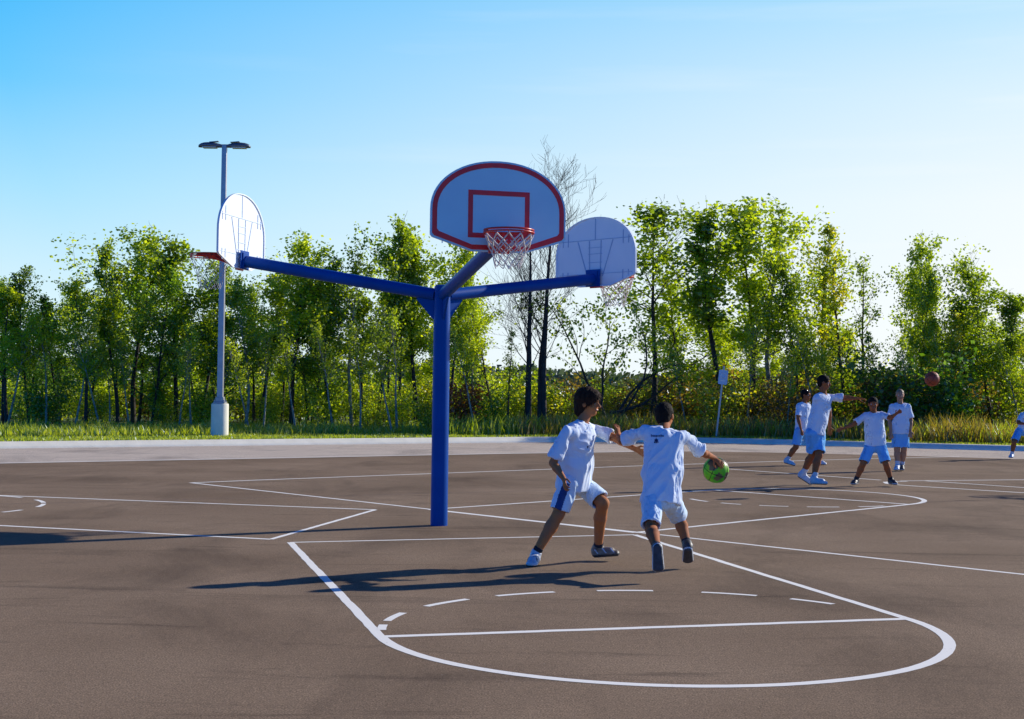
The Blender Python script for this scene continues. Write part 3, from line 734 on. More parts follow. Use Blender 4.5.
def hand_prims(wrist, d, nrm, thumb, sc, curl, spread=.09):
    """list of cones: fingers; nrm = direction the palm faces, thumb = side of the thumb"""
    d = Vector(d).normalized(); nrm = Vector(nrm); nrm = (nrm - d * nrm.dot(d)).normalized(); th = Vector(thumb); th = (th - d * th.dot(d) - nrm * th.dot(nrm)).normalized()
    W_ = Vector(wrist); out_ = []
    kn = W_ + d * .082 * sc
    for i, (ln, offx) in enumerate(((.068, .030), (.076, .010), (.070, -.010), (.055, -.029))):
        p = kn + th * offx * sc - d * (.004 * abs(i - 1)) * sc; dd = (d + th * spread * (1.5 - i)).normalized(); r = .0088 * sc
        for j, f in enumerate((.45, .31, .24)):
            ang = curl * (j + .55); dr = (dd * math.cos(ang) + nrm * math.sin(ang)).normalized(); q = p + dr * ln * sc * f
            out_.append((p, q, r, r * .93)); r *= .93; p = q
    tb = W_ + d * .02 * sc + th * .026 * sc; t1 = tb + (d * .55 + th * .7 + nrm * .35).normalized() * .040 * sc; t2 = t1 + (d * .85 + th * .25 + nrm * .45).normalized() * .030 * sc; t3 = t2 + (d * .9 + nrm * (.3 + .4 * curl)).normalized() * .022 * sc
    out_ += [(tb, t1, .0125 * sc, .0105 * sc), (t1, t2, .0105 * sc, .0095 * sc), (t2, t3, .0095 * sc, .008 * sc)]
    return out_, (W_, kn, th, nrm)

def person(label, J, sc, h, skin, hairm, shirt_m, shorts_m, shoes, socks, hair_style='mop', group=None, seed=1, look=(0, -1, 0), head_tilt=(0, 0, 1), hem=.14, loose=1.0, stripe=False, hc=(.25, .25), shirt_fold=.011, belly=1.0):
    """J: joint positions in the place. sc: body scale (1 = 1.75 m adult)"""
    J = {k: Vector(v) for k, v in J.items()}
    low = min(J['ankle_l'].z, J['ankle_r'].z)
    base = (J['ankle_l'] + J['ankle_r']) / 2; base.z = 0
    root = empty('person', base); tag(root, label, 'person', group)
    pts = list(J.values()); pad = .30 * sc
    lo = [min(p[i] for p in pts) - pad for i in range(3)]; hi = [max(p[i] for p in pts) + pad for i in range(3)]
    Fw = Vector(look).normalized(); Up = Vector(head_tilt); Up = (Up - Fw * Up.dot(Fw)).normalized(); Rt = Fw.cross(Up).normalized()
    H = J['head']; hs_ = .2 + .8 * sc            # heads shrink less than bodies
    hs_ = min(1.06, hs_ + .12)
    def hp(x, f, z): return H + Rt * x * hs_ + Fw * f * hs_ + Up * z * hs_
    AX = (Rt, Fw, Up)
    # ---- body
    B = Field(lo, hi, h)
    shl, shr, hl, hr = J['sh_l'], J['sh_r'], J['hip_l'], J['hip_r']; side = (shr - shl).normalized(); hside = (hr - hl).normalized()
    chest = (shl + shr) / 2; pel = (hl + hr) / 2; nk = chest + (H - chest) * .33
    spine = (chest - pel); 
    B.slab(pel + spine * .05, pel + spine * .45, hside, .145 * sc, .125 * sc, .10 * sc, .09 * sc, .04)
    B.slab(pel + spine * .45, chest - spine * .10, side, .125 * sc, .155 * sc, .09 * sc, .10 * sc, .04)
    B.slab(shl.lerp(shr, .2) - spine * .06, shl.lerp(shr, .8) - spine * .06, Up, .042 * sc, .042 * sc, .045 * sc, .045 * sc, .05)
    B.cone(chest + spine * .02, hp(0, -.012, -.07), .062 * sc, .050 * hs_, .035)
    for a in 'lr':
        s_, e_, w_ = J['sh_' + a], J['el_' + a], J['wr_' + a]
        B.cone(s_.lerp(e_, .04), s_.lerp(e_, .45), .040 * sc, .045 * sc, .02); B.cone(s_.lerp(e_, .45), e_, .046 * sc, .037 * sc, .02)
        B.cone(e_, e_.lerp(w_, .3), .037 * sc, .040 * sc, .02); B.cone(e_.lerp(w_, .3), w_, .040 * sc, .025 * sc, .015)
        hd = J.get('hd_' + a); d_ = Vector(hd) - w_ if hd is not None else (w_ - e_)
        nrm = J.get('pn_' + a, Vector((0, 0, -1))); th = J.get('th_' + a, Fw)
        cn_, (W_, kn, tv, nv) = hand_prims(w_, d_, nrm, th, sc * .98, hc[0] if a == 'l' else hc[1])
        B.slab(W_ + (kn - W_) * .18, kn - (kn - W_) * .12, tv, .024 * sc, .036 * sc, .017 * sc, .014 * sc, .012)
        for p, q, r0, r1 in cn_: B.cone(p, q, max(r0, h * .95), max(r1, h * .85), .004)
        hp_, kn_, an = J['hip_' + a], J['kn_' + a], J['ankle_' + a]
        B.cone(hp_, hp_.lerp(kn_, .5), .086 * sc, .076 * sc, .04); B.cone(hp_.lerp(kn_, .5), kn_, .076 * sc, .060 * sc, .02)
        kd = (an - kn_).normalized(); toe = J['toe_' + a]; bk = -(toe - an); bk = (bk - kd * bk.dot(kd)); bk = bk.normalized() if bk.length > 1e-4 else Vector((0, -1, 0))
        B.cone(kn_, kn_.lerp(an, .32) + bk * .012 * sc, .058 * sc, .064 * sc, .02); B.cone(kn_.lerp(an, .32) + bk * .012 * sc, an, .064 * sc, .039 * sc, .02)
        B.cone(kn_ - bk * .012 * sc, kn_ - bk * .016 * sc + kd * .02, .045 * sc, .04 * sc, .015)
        B.cone(an, an.lerp(toe, .2), .032 * sc, .028 * sc, .01)
    # head
    B.ell(hp(0, -.012, .025), AX, (.074 * hs_, .093 * hs_, .088 * hs_), .02)
    B.ell(hp(0, .022, -.040), AX, (.058 * hs_, .062 * hs_, .072 * hs_), .03)
    B.ell(hp(0, .052, -.092), AX, (.028 * hs_, .024 * hs_, .020 * hs_), .02)          # chin
    B.cone(hp(-.035, .072, .020), hp(.035, .072, .020), .014 * hs_, .014 * hs_, .015)    # brow
    B.cone(hp(0, .082, .005), hp(0, .105, -.030), .008 * hs_, .014 * hs_, .010)          # nose
    for sx_ in (-1, 1):
        B.ell(hp(sx_ * .032, .078, -.002), AX, (.016 * hs_, .010 * hs_, .011 * hs_), .008, 's')
        B.ell(hp(sx_ * .037, .058, -.040), AX, (.020 * hs_, .020 * hs_, .018 * hs_), .015)
        B.ell(hp(sx_ * .076, -.008, -.010), (Rt, (Fw + Rt * sx_ * -.35).normalized(), Up), (.009 * hs_, .020 * hs_, .031 * hs_), .006)
    B.cone(hp(-.018, .084, -.060), hp(.018, .084, -.060), .0075 * hs_, .0075 * hs_, .008)
    V, Q = B.mesh(); V = relax(V, Q, 1, .4)
    cen = V[Q].mean(1); Hn = np.array(H)
    lx = (cen - Hn) @ np.array(Rt) / hs_; ly = (cen - Hn) @ np.array(Fw) / hs_; lz = (cen - Hn) @ np.array(Up) / hs_
    fm = np.zeros(len(Q), dtype=np.int32)
    fm[(abs(lx) < .025) & (ly > .078) & (lz < -.053) & (lz > -.070)] = 1
    if h < .009: fm[(abs(abs(lx) - .034) < .020) & (ly > .05) & (lz > .016) & (lz < .026)] = 2     # eyebrows
    # eyes appended to the same mesh
    EV = []; EQ = []; em = []
    for sx_ in (-1, 1):
        for c_, r_, mi in ((hp(sx_ * .032, .0665, -.002), .0125 * hs_, 3), (hp(sx_ * .031, .0745, -.002), .0062 * hs_, 4)):
            b0 = len(V) + len(EV)
            for i in range(7):
                for j in range(8): a_ = pi * i / 6; b_ = pi * j / 4; EV.append(c_ + Vector((math.sin(a_) * math.cos(b_), math.sin(a_) * math.sin(b_), math.cos(a_))) * r_)
            for i in range(6):
                for j in range(8): EQ.append((b0 + i * 8 + j, b0 + (i + 1) * 8 + j, b0 + (i + 1) * 8 + (j + 1) % 8, b0 + i * 8 + (j + 1) % 8)); em.append(mi)
    V2 = np.concatenate([V, np.array([list(v) for v in EV])]); Q2 = np.concatenate([Q, np.array(EQ)]); fm = np.concatenate([fm, np.array(em)])
    mesh_obj('body', V2, Q2, [skin, MT['lip'], hairm, MT['eyewhite'], MT['eyedark']], root, fm)
    # ---- hair
    hh = max(h * .8, .005)
    Hf = Field([H[i] - .2 for i in range(3)], [H[i] + .2 for i in range(3)], hh)
    if hair_style == 'mop':
        Hf.ell(hp(0, -.018, .040), AX, (.096 * hs_, .112 * hs_, .100 * hs_), .01)
        Hf.ell(hp(0, -.062, -.048), AX, (.082 * hs_, .066 * hs_, .088 * hs_), .03)
        Hf.ell(hp(0, .055, .068), AX, (.070 * hs_, .050 * hs_, .040 * hs_), .02)
        Hf.ell(hp(0, .100, -.065), AX, (.080 * hs_, .085 * hs_, .098 * hs_), .012, 's')
    elif hair_style == 'short':
        Hf.ell(hp(0, -.016, .034), AX, (.083 * hs_, .102 * hs_, .090 * hs_), .01)
        Hf.ell(hp(0, -.055, -.030), AX, (.064 * hs_, .050 * hs_, .055 * hs_), .02)
        Hf.ell(hp(0, .098, -.055), AX, (.078 * hs_, .085 * hs_, .100 * hs_), .012, 's')
        for sx_ in (-1, 1): Hf.ell(hp(sx_ * .085, -.002, -.02), AX, (.022 * hs_, .03 * hs_, .036 * hs_), .006, 's')
    else:
        Hf.ell(hp(0, -.016, .030), AX, (.078 * hs_, .097 * hs_, .088 * hs_), .01)
        Hf.ell(hp(0, .098, -.045), AX, (.082 * hs_, .088 * hs_, .112 * hs_), .012, 's')
        Hf.ell(hp(0, -.03, -.16), AX, (.12 * hs_, .12 * hs_, .15 * hs_), .012, 's')
    HV, HQ = Hf.mesh(); nn_ = vnormals(HV, HQ); amp = .006 if hair_style == 'mop' else .003
    dsp = np.array([noise.noise(Vector((p[0] * 55, p[1] * 55, p[2] * 18)) + Vector((seed, 0, 0))) + .6 * noise.noise(Vector(p) * 26) for p in HV])
    HV = HV + nn_ * (amp * dsp)[:, None]
    if h < .009:
        rr_ = np.random.default_rng(seed); ns_ = 1500 if hair_style == 'mop' else 900; ii = rr_.integers(0, len(HV), ns_); up_ = np.array(Up); fw_ = np.array(Fw)
        rel = HV[ii] - np.array(H); dr = -up_[None] * 1.0 + rel / .1 * .45 + fw_[None] * .15 + rr_.normal(size=(ns_, 3)) * .14
        dr -= nn_[ii] * (dr * nn_[ii]).sum(1)[:, None] * .8; dr += nn_[ii] * .10; dr /= np.linalg.norm(dr, axis=1)[:, None]
        sd_ = np.cross(dr, nn_[ii]); sd_ /= np.linalg.norm(sd_, axis=1)[:, None] + 1e-9; ln_ = (.036 if hair_style == 'mop' else .013) * rr_.uniform(.5, 1.3, ns_)[:, None]; b0 = HV[ii] - nn_[ii] * .002
        SVt = np.stack([b0 - sd_ * .0032, b0 + sd_ * .0032, b0 + dr * ln_ + sd_ * .0007, b0 + dr * ln_ - sd_ * .0007], 1).reshape(-1, 3)
        HQ = np.concatenate([HQ, len(HV) + np.arange(4 * ns_).reshape(-1, 4)]); HV = np.concatenate([HV, SVt])
    mesh_obj('hair', HV, HQ, hairm, root)
    # ---- T-shirt: a hollow shell
    down = (pel - chest).normalized(); hemp = pel + down * hem * sc
    tp = [J[q] for q in ('sh_l', 'sh_r', 'el_l', 'el_r', 'hip_l', 'hip_r')]; tl = [min(p[i] for p in tp) - .26 * sc for i in range(3)]; th_ = [max(p[i] for p in tp) + .2 * sc for i in range(3)]
    T_ = Field(tl, th_, h); k_ = .035
    t = .010 if h < .009 else h * 1.25
    def shirt_prims(f, clip):
        hc_ = [(hemp, tuple(down))] if clip else None
        f.slab(chest - spine * .12, pel + spine * .35, side, .185 * sc * loose, .180 * sc * loose, .118 * sc * loose, .128 * sc * loose * belly, k_)
        f.slab(pel + spine * .35, hemp + down * .12 * sc, hside, .180 * sc * loose, .200 * sc * loose, .128 * sc * loose * belly, .140 * sc * loose, k_, clip=hc_)
        f.slab(shl.lerp(shr, .12) - spine * .04, shl.lerp(shr, .88) - spine * .04, Up, .056 * sc, .056 * sc, .068 * sc, .068 * sc, .05)
        for a in 'lr':
            f.cone(nk - spine * .10, J['sh_' + a] - spine * .05, .062 * sc, .052 * sc, .035)
            s_, e_ = J['sh_' + a], J['el_' + a]; ad = (e_ - s_).normalized(); en = s_.lerp(e_, .86)
            f.cone(s_ - ad * .0, en + (ad * .05 if not clip else ad * .05), .047 * sc, .078 * sc, .02, clip=[(en, tuple(ad))] if clip else None)
    shirt_prims(T_, True)
    I_ = Field(tl, th_, h); shirt_prims(I_, False)
    T_.D = np.maximum(T_.D, -(I_.D + t)); del I_
    T_.cone(nk - spine * .03 + Fw * .012, H, .058 * sc, .070 * sc, .008, 's')
    TV, TQ = T_.mesh(); TV = relax(TV, TQ, 1, .35); TV = relax(folds(TV, TQ, shirt_fold * (1 if h < .009 else .9), seed), TQ, 2, .5)
    tshirt = mesh_obj('t_shirt', TV, TQ, shirt_m, root)
    # ---- shorts
    tp = [J[q] for q in ('kn_l', 'kn_r', 'hip_l', 'hip_r')]; tl = [min(p[i] for p in tp) - .2 * sc for i in range(3)]; th_ = [max(p[i] for p in tp) + .22 * sc for i in range(3)]
    S_ = Field(tl, th_, h)
    def shorts_prims(f, clip):
        f.slab(pel + spine * .22, pel - spine * .02, hside, .150 * sc, .165 * sc, .105 * sc, .115 * sc, .03)
        for a in 'lr':
            p0, p1 = J['hip_' + a], J['kn_' + a]; ld = (p1 - p0).normalized(); en = p0.lerp(p1, .88)
            f.cone(p0, p1 + ld * .03, .098 * sc, .100 * sc, .05, clip=[(en, tuple(ld))] if clip else None)
    shorts_prims(S_, True); I_ = Field(tl, th_, h); shorts_prims(I_, False); S_.D = np.maximum(S_.D, -(I_.D + t)); del I_
    SV, SQ = S_.mesh(); SV = relax(SV, SQ, 1, .35); SV = folds(SV, SQ, .008, seed + 5, (11, 11, 4))
    fm = np.zeros(len(SQ), dtype=np.int32)
    if stripe:
        cen = SV[SQ].mean(1)
        for a, sg in (('l', -1), ('r', 1)):
            p0, p1 = np.array(J['hip_' + a]), np.array(J['kn_' + a]); d_ = p1 - p0; tt = ((cen - p0) @ d_) / (d_ @ d_)
            q = cen - p0 - tt[:, None] * d_; sd = np.array(hside) * sg; sd = sd - d_ * (sd @ d_) / (d_ @ d_); sd /= np.linalg.norm(sd)
            ql = np.linalg.norm(q, axis=1) + 1e-6; fm[((q @ sd) / ql > .93) & (tt > .05) & (tt < 1.0)] = 1
    mesh_obj('shorts', SV, SQ, [shorts_m, MT['navy']], root, fm)
    # ---- socks, shoes
    for a in 'lr':
        an, toe, kn_ = J['ankle_' + a], J['toe_' + a], J['kn_' + a]
        f0 = (toe - an); upv = (kn_ - an).normalized()
        # foot frame: sole direction from heel to toe
        sc_ = sc; sc = sc * 1.30; L = .25 * sc; f_ = J.get('fd_' + a)
        if f_ is None: f_ = Vector((f0.x, f0.y, 0)).normalized()
        else: f_ = f_.normalized()
        u_ = J.get('fu_' + a); u_ = Vector((0, 0, 1)) if u_ is None else u_
        u_ = (u_ - f_ * u_.dot(f_)).normalized(); s_ = f_.cross(u_).normalized()
        heel = an - u_ * .085 * sc_ - f_ * .060 * sc
        K = Field([min(an[i], toe[i]) - .22 for i in range(3)], [max(an[i], toe[i]) + .22 for i in range(3)], h * .9)
        K.slab(heel + f_ * .045 * sc + u_ * .028 * sc, heel + f_ * (L - .05 * sc) + u_ * .022 * sc, s_, .037 * sc, .046 * sc, .034 * sc, .026 * sc, .015)
        K.slab(heel + f_ * .04 * sc + u_ * .05 * sc, heel + f_ * .16 * sc + u_ * .045 * sc, s_, .034 * sc, .040 * sc, .04 * sc, .03 * sc, .02)
        K.cone(heel + f_ * .05 * sc + u_ * .06 * sc, an + upv * .020 * sc - f_ * .004, .041 * sc, .042 * sc, .02)
        K.cone(an + upv * .052 * sc, an + upv * .15 * sc, .036 * sc, .04 * sc, .004, 's')
        K.plane(heel, -u_)
        KV, KQ = K.mesh(); KV = relax(KV, KQ, 1, .3); cen = KV[KQ].mean(1); hz = (cen - np.array(heel)) @ np.array(u_) / sc; fx = (cen - np.array(heel)) @ np.array(f_) / sc
        sy = (cen - np.array(heel)) @ np.array(s_) / sc
        fm = np.zeros(len(KQ), dtype=np.int32); fm[hz < .022] = 1; fm[(hz < .012)] = 2
        fm[(abs(((fx * 1.4 + hz) * 18) % 1.6 - .5) < (.13 if h < .009 else -1)) & (hz > .034) & (hz < .070) & (abs(sy) > .022)] = 3
        sm = shoes[0 if a == 'l' else 1]; sc = sc_
        mesh_obj('shoe', KV, KQ, sm, root, fm)
        K = Field([an[i] - .15 for i in range(3)], [an[i] + .22 for i in range(3)], h * .9)
        top = an + upv * (.11 if socks[0 if a == 'l' else 1] is MT['sock_white'] else .085) * sc
        K.cone(an - upv * .03 * sc, top, .042 * sc, .050 * sc, .01, clip=[(top, tuple(upv))]); KV, KQ = K.mesh()
        if len(KQ): mesh_obj('sock', KV, KQ, socks[0 if a == 'l' else 1], root)
    return root, tshirt

WHITE_SHOE = [MT['shoe_white'], MT['sole_white'], MT['sole'], MT['print']]
BLACK_SHOE = [MT['shoe_black'], MT['sole_white'], MT['sole'], MT['shoe_white']]
BROWN_SHOE = [MT['shoe_brown'], MT['shoe_black'], MT['sole'], MT['shoe_white']]

# defender: viewer's left, facing right / towards the camera  ('l' = his left = viewer's right)
J = dict(head=at(588.5, 402.5, 13.0),
    sh_r=at(567, 431, 12.72), el_r=at(553, 463, 12.72), wr_r=at(564, 479, 12.58), hd_r=at(565, 488, 12.52), pn_r=(1, .3, 0), th_r=(.4, -1, .1),
    sh_l=at(592, 429, 13.22), el_l=at(615, 438, 13.10), wr_l=at(635, 449, 12.92), hd_l=at(644, 453, 12.9), pn_l=(.1, .9, -.2), th_l=(.2, 0, 1),
    hip_r=at(569, 483, 12.86), kn_r=at(558.5, 514, 12.82), ankle_r=at(535, 555, 12.82), toe_r=at(529, 569, 12.62),
    hip_l=at(578, 481, 13.16), kn_l=at(603, 503, 12.92), ankle_l=at(598, 549, 13.2), toe_l=at(619, 555, 13.15))
J['fd_r'] = Vector((-.18, -.95, -.05)); J['fd_l'] = Vector((1, -.12, .10))
boy1, shirt1 = person('boy with a dark mop of hair crouching to guard, left arm reaching toward the dribbler', J, .90, .0065, MT['skin1'], MT['hair'],
    MT['shirt'], MT['shorts'], (BROWN_SHOE, WHITE_SHOE), (MT['sock_black'], MT['sock_black']), 'mop', None, 2, (.90, -.42, -.05), (.10, -.08, 1), hem=.07, loose=1.22, stripe=True, hc=(.25, .5), shirt_fold=.013)
# dribbler, back to the camera ('r' = his right = viewer's right)
J = dict(head=at(664.5, 416, 12.74),
    sh_l=at(645, 431, 12.58), el_l=at(622, 441, 12.80), wr_l=at(618, 435, 13.02), hd_l=at(617.5, 428, 13.05), pn_l=(-.5, .6, 0), th_l=(.9, 0, .3),
    sh_r=at(683, 435, 12.60), el_r=at(703, 453, 12.78), wr_r=at(714, 457.5, 13.0), hd_r=at(723, 465.5, 12.985), pn_r=(-.45, .8, -.35), th_r=(-.6, .1, -.8),
    hip_l=at(652, 498, 12.42), kn_l=at(651, 529, 12.18), ankle_l=at(657, 549, 11.78), toe_l=at(661, 575, 11.62),
    hip_r=at(670, 498, 12.50), kn_r=at(679, 518, 12.86), ankle_r=at(687.5, 546, 12.62), toe_r=at(688, 561, 12.74))
J['fd_l'] = Vector((.05, .02, -1)); J['fu_l'] = Vector((0, 1, .05)); J['fd_r'] = Vector((.1, .75, -.62)); J['fu_r'] = Vector((0, .62, .75))
boy2, shirt2 = person('dark haired boy seen from behind running on and dribbling the green ball', J, .84, .0065, MT['skin2'], MT['hair_black'],
    MT['shirt'], MT['shorts'], (BLACK_SHOE, BLACK_SHOE), (MT['sock_black'], MT['sock_black']), 'short', None, 5, (.38, .90, -.12), (0, .12, 1), hem=.06, loose=1.12, hc=(.35, .22), shirt_fold=.016)
# small print on the back of the dribbler's shirt, a small chest mark on the defender's
def decal(name, parent, shirt, marks, u0, v0, px, depth, m):
    """marks: rectangles (x0,y0,x1,y1) in print units, wrapped on the cloth"""
    bv = BVHTree.FromObject(shirt, bpy.context.evaluated_depsgraph_get()); org = origin_of(shirt); V = []; Fc = []
    for x0, y0, x1, y1 in marks:
        ok = []; 
        for (x, y) in ((x0, y0), (x1, y0), (x1, y1), (x0, y1)):
            p = at(u0 + x * px, v0 + y * px, depth - 1.0); d = (at(u0 + x * px, v0 + y * px, depth + 1) - p).normalized()
            hit = bv.ray_cast(p - org, d)
            if hit[0] is None: break
            ok.append(hit[0] + org - d * .005)
        if len(ok) == 4: b = len(V); V += ok; Fc.append((b, b + 1, b + 2, b + 3))
    if Fc: mesh_obj(name, V, Fc, m, parent, smooth=False)
bpy.context.view_layer.update()
mk = []
x = 0
for wd_, st in ((1.1, 1), (1.3, 0), (1.2, 0), (1.0, 2), (1.3, 0), (1.2, 0), (1.1, 1), (1.3, 0)):
    yt = -.9 if st == 1 else 0; yb = 2.6 if st == 2 else 1.8
    mk += [(x, yt, x + .45, yb), (x, .0, x + wd_, .4), (x + wd_ - .4, .1, x + wd_, 1.8)]
    if st != 1: mk += [(x, 1.35, x + wd_, 1.8)]
    x += wd_ + .45
mk += [(3.6, 4.2, 6.8, 6.6), (4.6, 3.4, 5.8, 8.2), (3.0, 6.6, 4.2, 8.0), (6.4, 6.6, 7.4, 7.8)]
decal('shirt_print', shirt2, shirt2, [(a, b, c, d) for a, b, c, d in mk], 651, 435, 1.0, 12.5, MT['print'])
decal('shirt_print', shirt1, shirt1, [(0, 0, 1.6, 1.4), (.3, 1.3, 1.0, 2.4)], 587, 446, 1.0, 13.0, MT['print'])

BK = 'players further back on the court'
# tall passer, arm out
Y = 24.3
J = dict(head=at(824, 382.5, Y), sh_r=at(817, 397, Y - .12), el_r=at(829, 411, Y + .1), wr_r=at(829.5, 427, Y + .15),
    sh_l=at(829, 397, Y + .12), el_l=at(845, 398, Y + .1), wr_l=at(857, 398.5, Y), pn_l=(0, -.4, -1), pn_r=(0, 1, 0),
    hip_r=at(812, 433, Y - .1), kn_r=at(813, 454, Y + .05), ankle_r=at(803, 474, Y + .2), toe_r=at(808, 482, Y + .1),
    hip_l=at(819, 433, Y + .08), kn_l=at(819, 455, Y - .1), ankle_l=at(814, 479, Y - .15), toe_l=at(824, 486, Y - .25))
J['fd_r'] = Vector((.75, -.3, -.5)); J['fd_l'] = Vector((.93, -.3, 0))
person('tall dark haired player with one arm stretched out passing to the right', J, 1.06, .011, MT['skin2'], MT['hair_black'], MT['shirt'], MT['shorts_blue'],
    (WHITE_SHOE, WHITE_SHOE), (MT['sock_white'], MT['sock_white']), 'short', BK, 7, (.97, -.2, -.1), (0, 0, 1), hem=.02, loose=1.0)
Y = 31.2
J = dict(head=at(806, 395, Y), sh_r=at(799, 405, Y - .1), el_r=at(798, 418, Y - .2), wr_r=at(801, 429, Y - .3), sh_l=at(808, 405, Y + .1), el_l=at(810, 417, Y + .1), wr_l=at(812, 426, Y),
    hip_r=at(799, 431, Y - .1), kn_r=at(796, 447, Y - .1), ankle_r=at(787, 460, Y), toe_r=at(792, 465, Y - .1), hip_l=at(804, 431, Y + .1), kn_l=at(812, 446, Y + .1), ankle_l=at(817, 461, Y + .2), toe_l=at(823, 465, Y + .1))
J['fd_r'] = Vector((.8, -.5, -.2)); J['fd_l'] = Vector((.95, -.3, 0))
person('dark haired player striding behind the tall passer', J, .97, .013, MT['skin2'], MT['hair_black'], MT['shirt'], MT['shorts_blue'],
    (WHITE_SHOE, WHITE_SHOE), (MT['sock_white'], MT['sock_white']), 'short', BK, 9, (.8, -.6, 0), hem=.03)
Y = 24.5
J = dict(head=at(873, 404, Y), sh_r=at(865.5, 415, Y), el_r=at(854, 424, Y - .05), wr_r=at(843, 428.5, Y - .1), pn_r=(0, -1, -.3),
    sh_l=at(882, 414, Y), el_l=at(890, 418, Y - .12), wr_l=at(896, 414, Y - .2), pn_l=(0, -1, 0),
    hip_r=at(870, 446, Y), kn_r=at(863, 464, Y - .1), ankle_r=at(856, 480, Y), toe_r=at(853, 486, Y - .15), hip_l=at(881, 446, Y), kn_l=at(886, 464, Y - .12), ankle_l=at(891, 480, Y), toe_l=at(893, 487, Y - .2))
J['fd_r'] = Vector((-.5, -.85, 0)); J['fd_l'] = Vector((.2, -1, 0))
person('short boy facing the camera with feet wide and both arms held out', J, .87, .011, MT['skin2'], MT['hair_black'], MT['shirt'], MT['shorts_blue'],
    (BLACK_SHOE, BLACK_SHOE), (MT['sock_black'], MT['sock_black']), 'short', BK, 11, (-.15, -1, 0), hem=.0, loose=1.08)
Y = 29.5
J = dict(head=at(900, 395, Y), sh_r=at(892, 406, Y), el_r=at(889.5, 420, Y), wr_r=at(891, 432, Y - .1), sh_l=at(908.5, 406, Y), el_l=at(911, 420, Y), wr_l=at(910.5, 431, Y - .1),
    hip_r=at(896, 433, Y), kn_r=at(897, 449, Y), ankle_r=at(897.5, 466, Y), toe_r=at(896, 471, Y - .2), hip_l=at(904, 433, Y), kn_l=at(904, 449, Y), ankle_l=at(902, 466, Y + .1), toe_l=at(901, 470, Y - .2))
person('fair cropped hair player standing still with arms at the sides near the kerb', J, 1.0, .013, MT['skin3'], MT['hair_fair'], MT['shirt'], MT['shorts_blue'],
    (BLACK_SHOE, WHITE_SHOE), (MT['sock_white'], MT['sock_white']), 'crop', BK, 13, (-.1, -1, 0), hem=.02, loose=1.05)
Y = 36.0
J = dict(head=at(1033, 406, Y - .2), sh_r=at(1022, 414, Y), el_r=at(1018, 423, Y - .2), wr_r=at(1027, 424, Y - .3), sh_l=at(1036, 414, Y + .1), el_l=at(1040, 425, Y), wr_l=at(1034, 432, Y - .2),
    hip_r=at(1019, 431, Y), kn_r=at(1014, 442, Y - .15), ankle_r=at(1012, 454.5, Y), toe_r=at(1010, 458, Y - .2), hip_l=at(1027, 431, Y + .1), kn_l=at(1033, 443, Y), ankle_l=at(1035, 455, Y + .1), toe_l=at(1037, 459, Y))
person('player leaning over at the right edge, cut off by the frame', J, .95, .014, MT['skin2'], MT['hair_black'], MT['shirt'], MT['shorts_blue'],
    (WHITE_SHOE, WHITE_SHOE), (MT['sock_white'], MT['sock_white']), 'short', BK, 15, (.5, -.8, 0), hem=.03)

# ------------------------------------------------------------------ vegetation
def leaf_quads(P, size, r, droop=.25, aspect=.7, fold=True):
    """one small kite-shaped leaf clump per point"""
    n = len(P); a = r.normal(size=(n, 3)); a /= np.linalg.norm(a, axis=1)[:, None]; a[:, 2] -= droop
    b = r.normal(size=(n, 3)); b -= a * (np.sum(a * b, 1) / np.sum(a * a, 1))[:, None]; b /= np.linalg.norm(b, axis=1)[:, None]; a /= np.linalg.norm(a, axis=1)[:, None]
    s = size * r.uniform(.6, 1.35, n)[:, None]; c = np.cross(a, b)
    V = np.stack([P - a * s * .5, P + b * s * .5 * aspect + c * s * .08, P + a * s * .55, P - b * s * .5 * aspect + c * s * .08], 1).reshape(-1, 3)
    return V, np.arange(4 * n).reshape(-1, 4)
class Tree:
    def __init__(s, seed): s.r = np.random.default_rng(seed); s.mb = MB(); s.tw = []
    def branch(s, p, d, L, r0, r1, lev, maxlev, n=5, wob=.12, kids=4, ang=45, upb=.25, start=.25, sides=5, ratio=.5, kr=.5):
        r = s.r; pts = [Vector(p)]; d = Vector(d).normalized(); seg_ = L / n; cur = Vector(p); dirs = [d]
        for i in range(n):
            d = (d + Vector(r.normal(size=3)) * wob + Vector((0, 0, upb * .2))).normalized(); cur = cur + d * seg_; pts.append(cur.copy()); dirs.append(d)
        rad = [r0 + (r1 - r0) * i / n for i in range(n + 1)]
        s.mb.tube(pts, rad, sides if lev < 2 else 4, cap=False)
        if lev >= maxlev: s.tw.append((pts, L)); return pts
        for k in range(kids):
            f = start + (1 - start) * (k + r.uniform(.1, .9)) / kids; i = min(n - 1, int(f * n)); q = pts[i].lerp(pts[i + 1], f * n - i); dd = dirs[i]
            az = r.uniform(0, 2 * pi); a = Vector((math.cos(az), math.sin(az), 0)); a = (a - dd * a.dot(dd))
            if a.length < .1: continue
            a.normalize(); t = R(ang * r.uniform(.7, 1.3)); nd = dd * math.cos(t) + a * math.sin(t) + Vector((0, 0, upb))
            ln = L * ratio * r.uniform(.6, 1.2) * (1 - .45 * f if lev == 0 else 1)
            s.branch(q, nd, ln, max(.006 if kr > .3 else .0045, rad[i] * kr), .005 if kr > .3 else .003, lev + 1, maxlev, 4, wob * (1.2 if kr > .3 or lev else 4), max(2, kids - 1) if lev > 0 else (4 if kr > .3 else 6), ang, upb, .2, 5, .5, kr)
        return pts
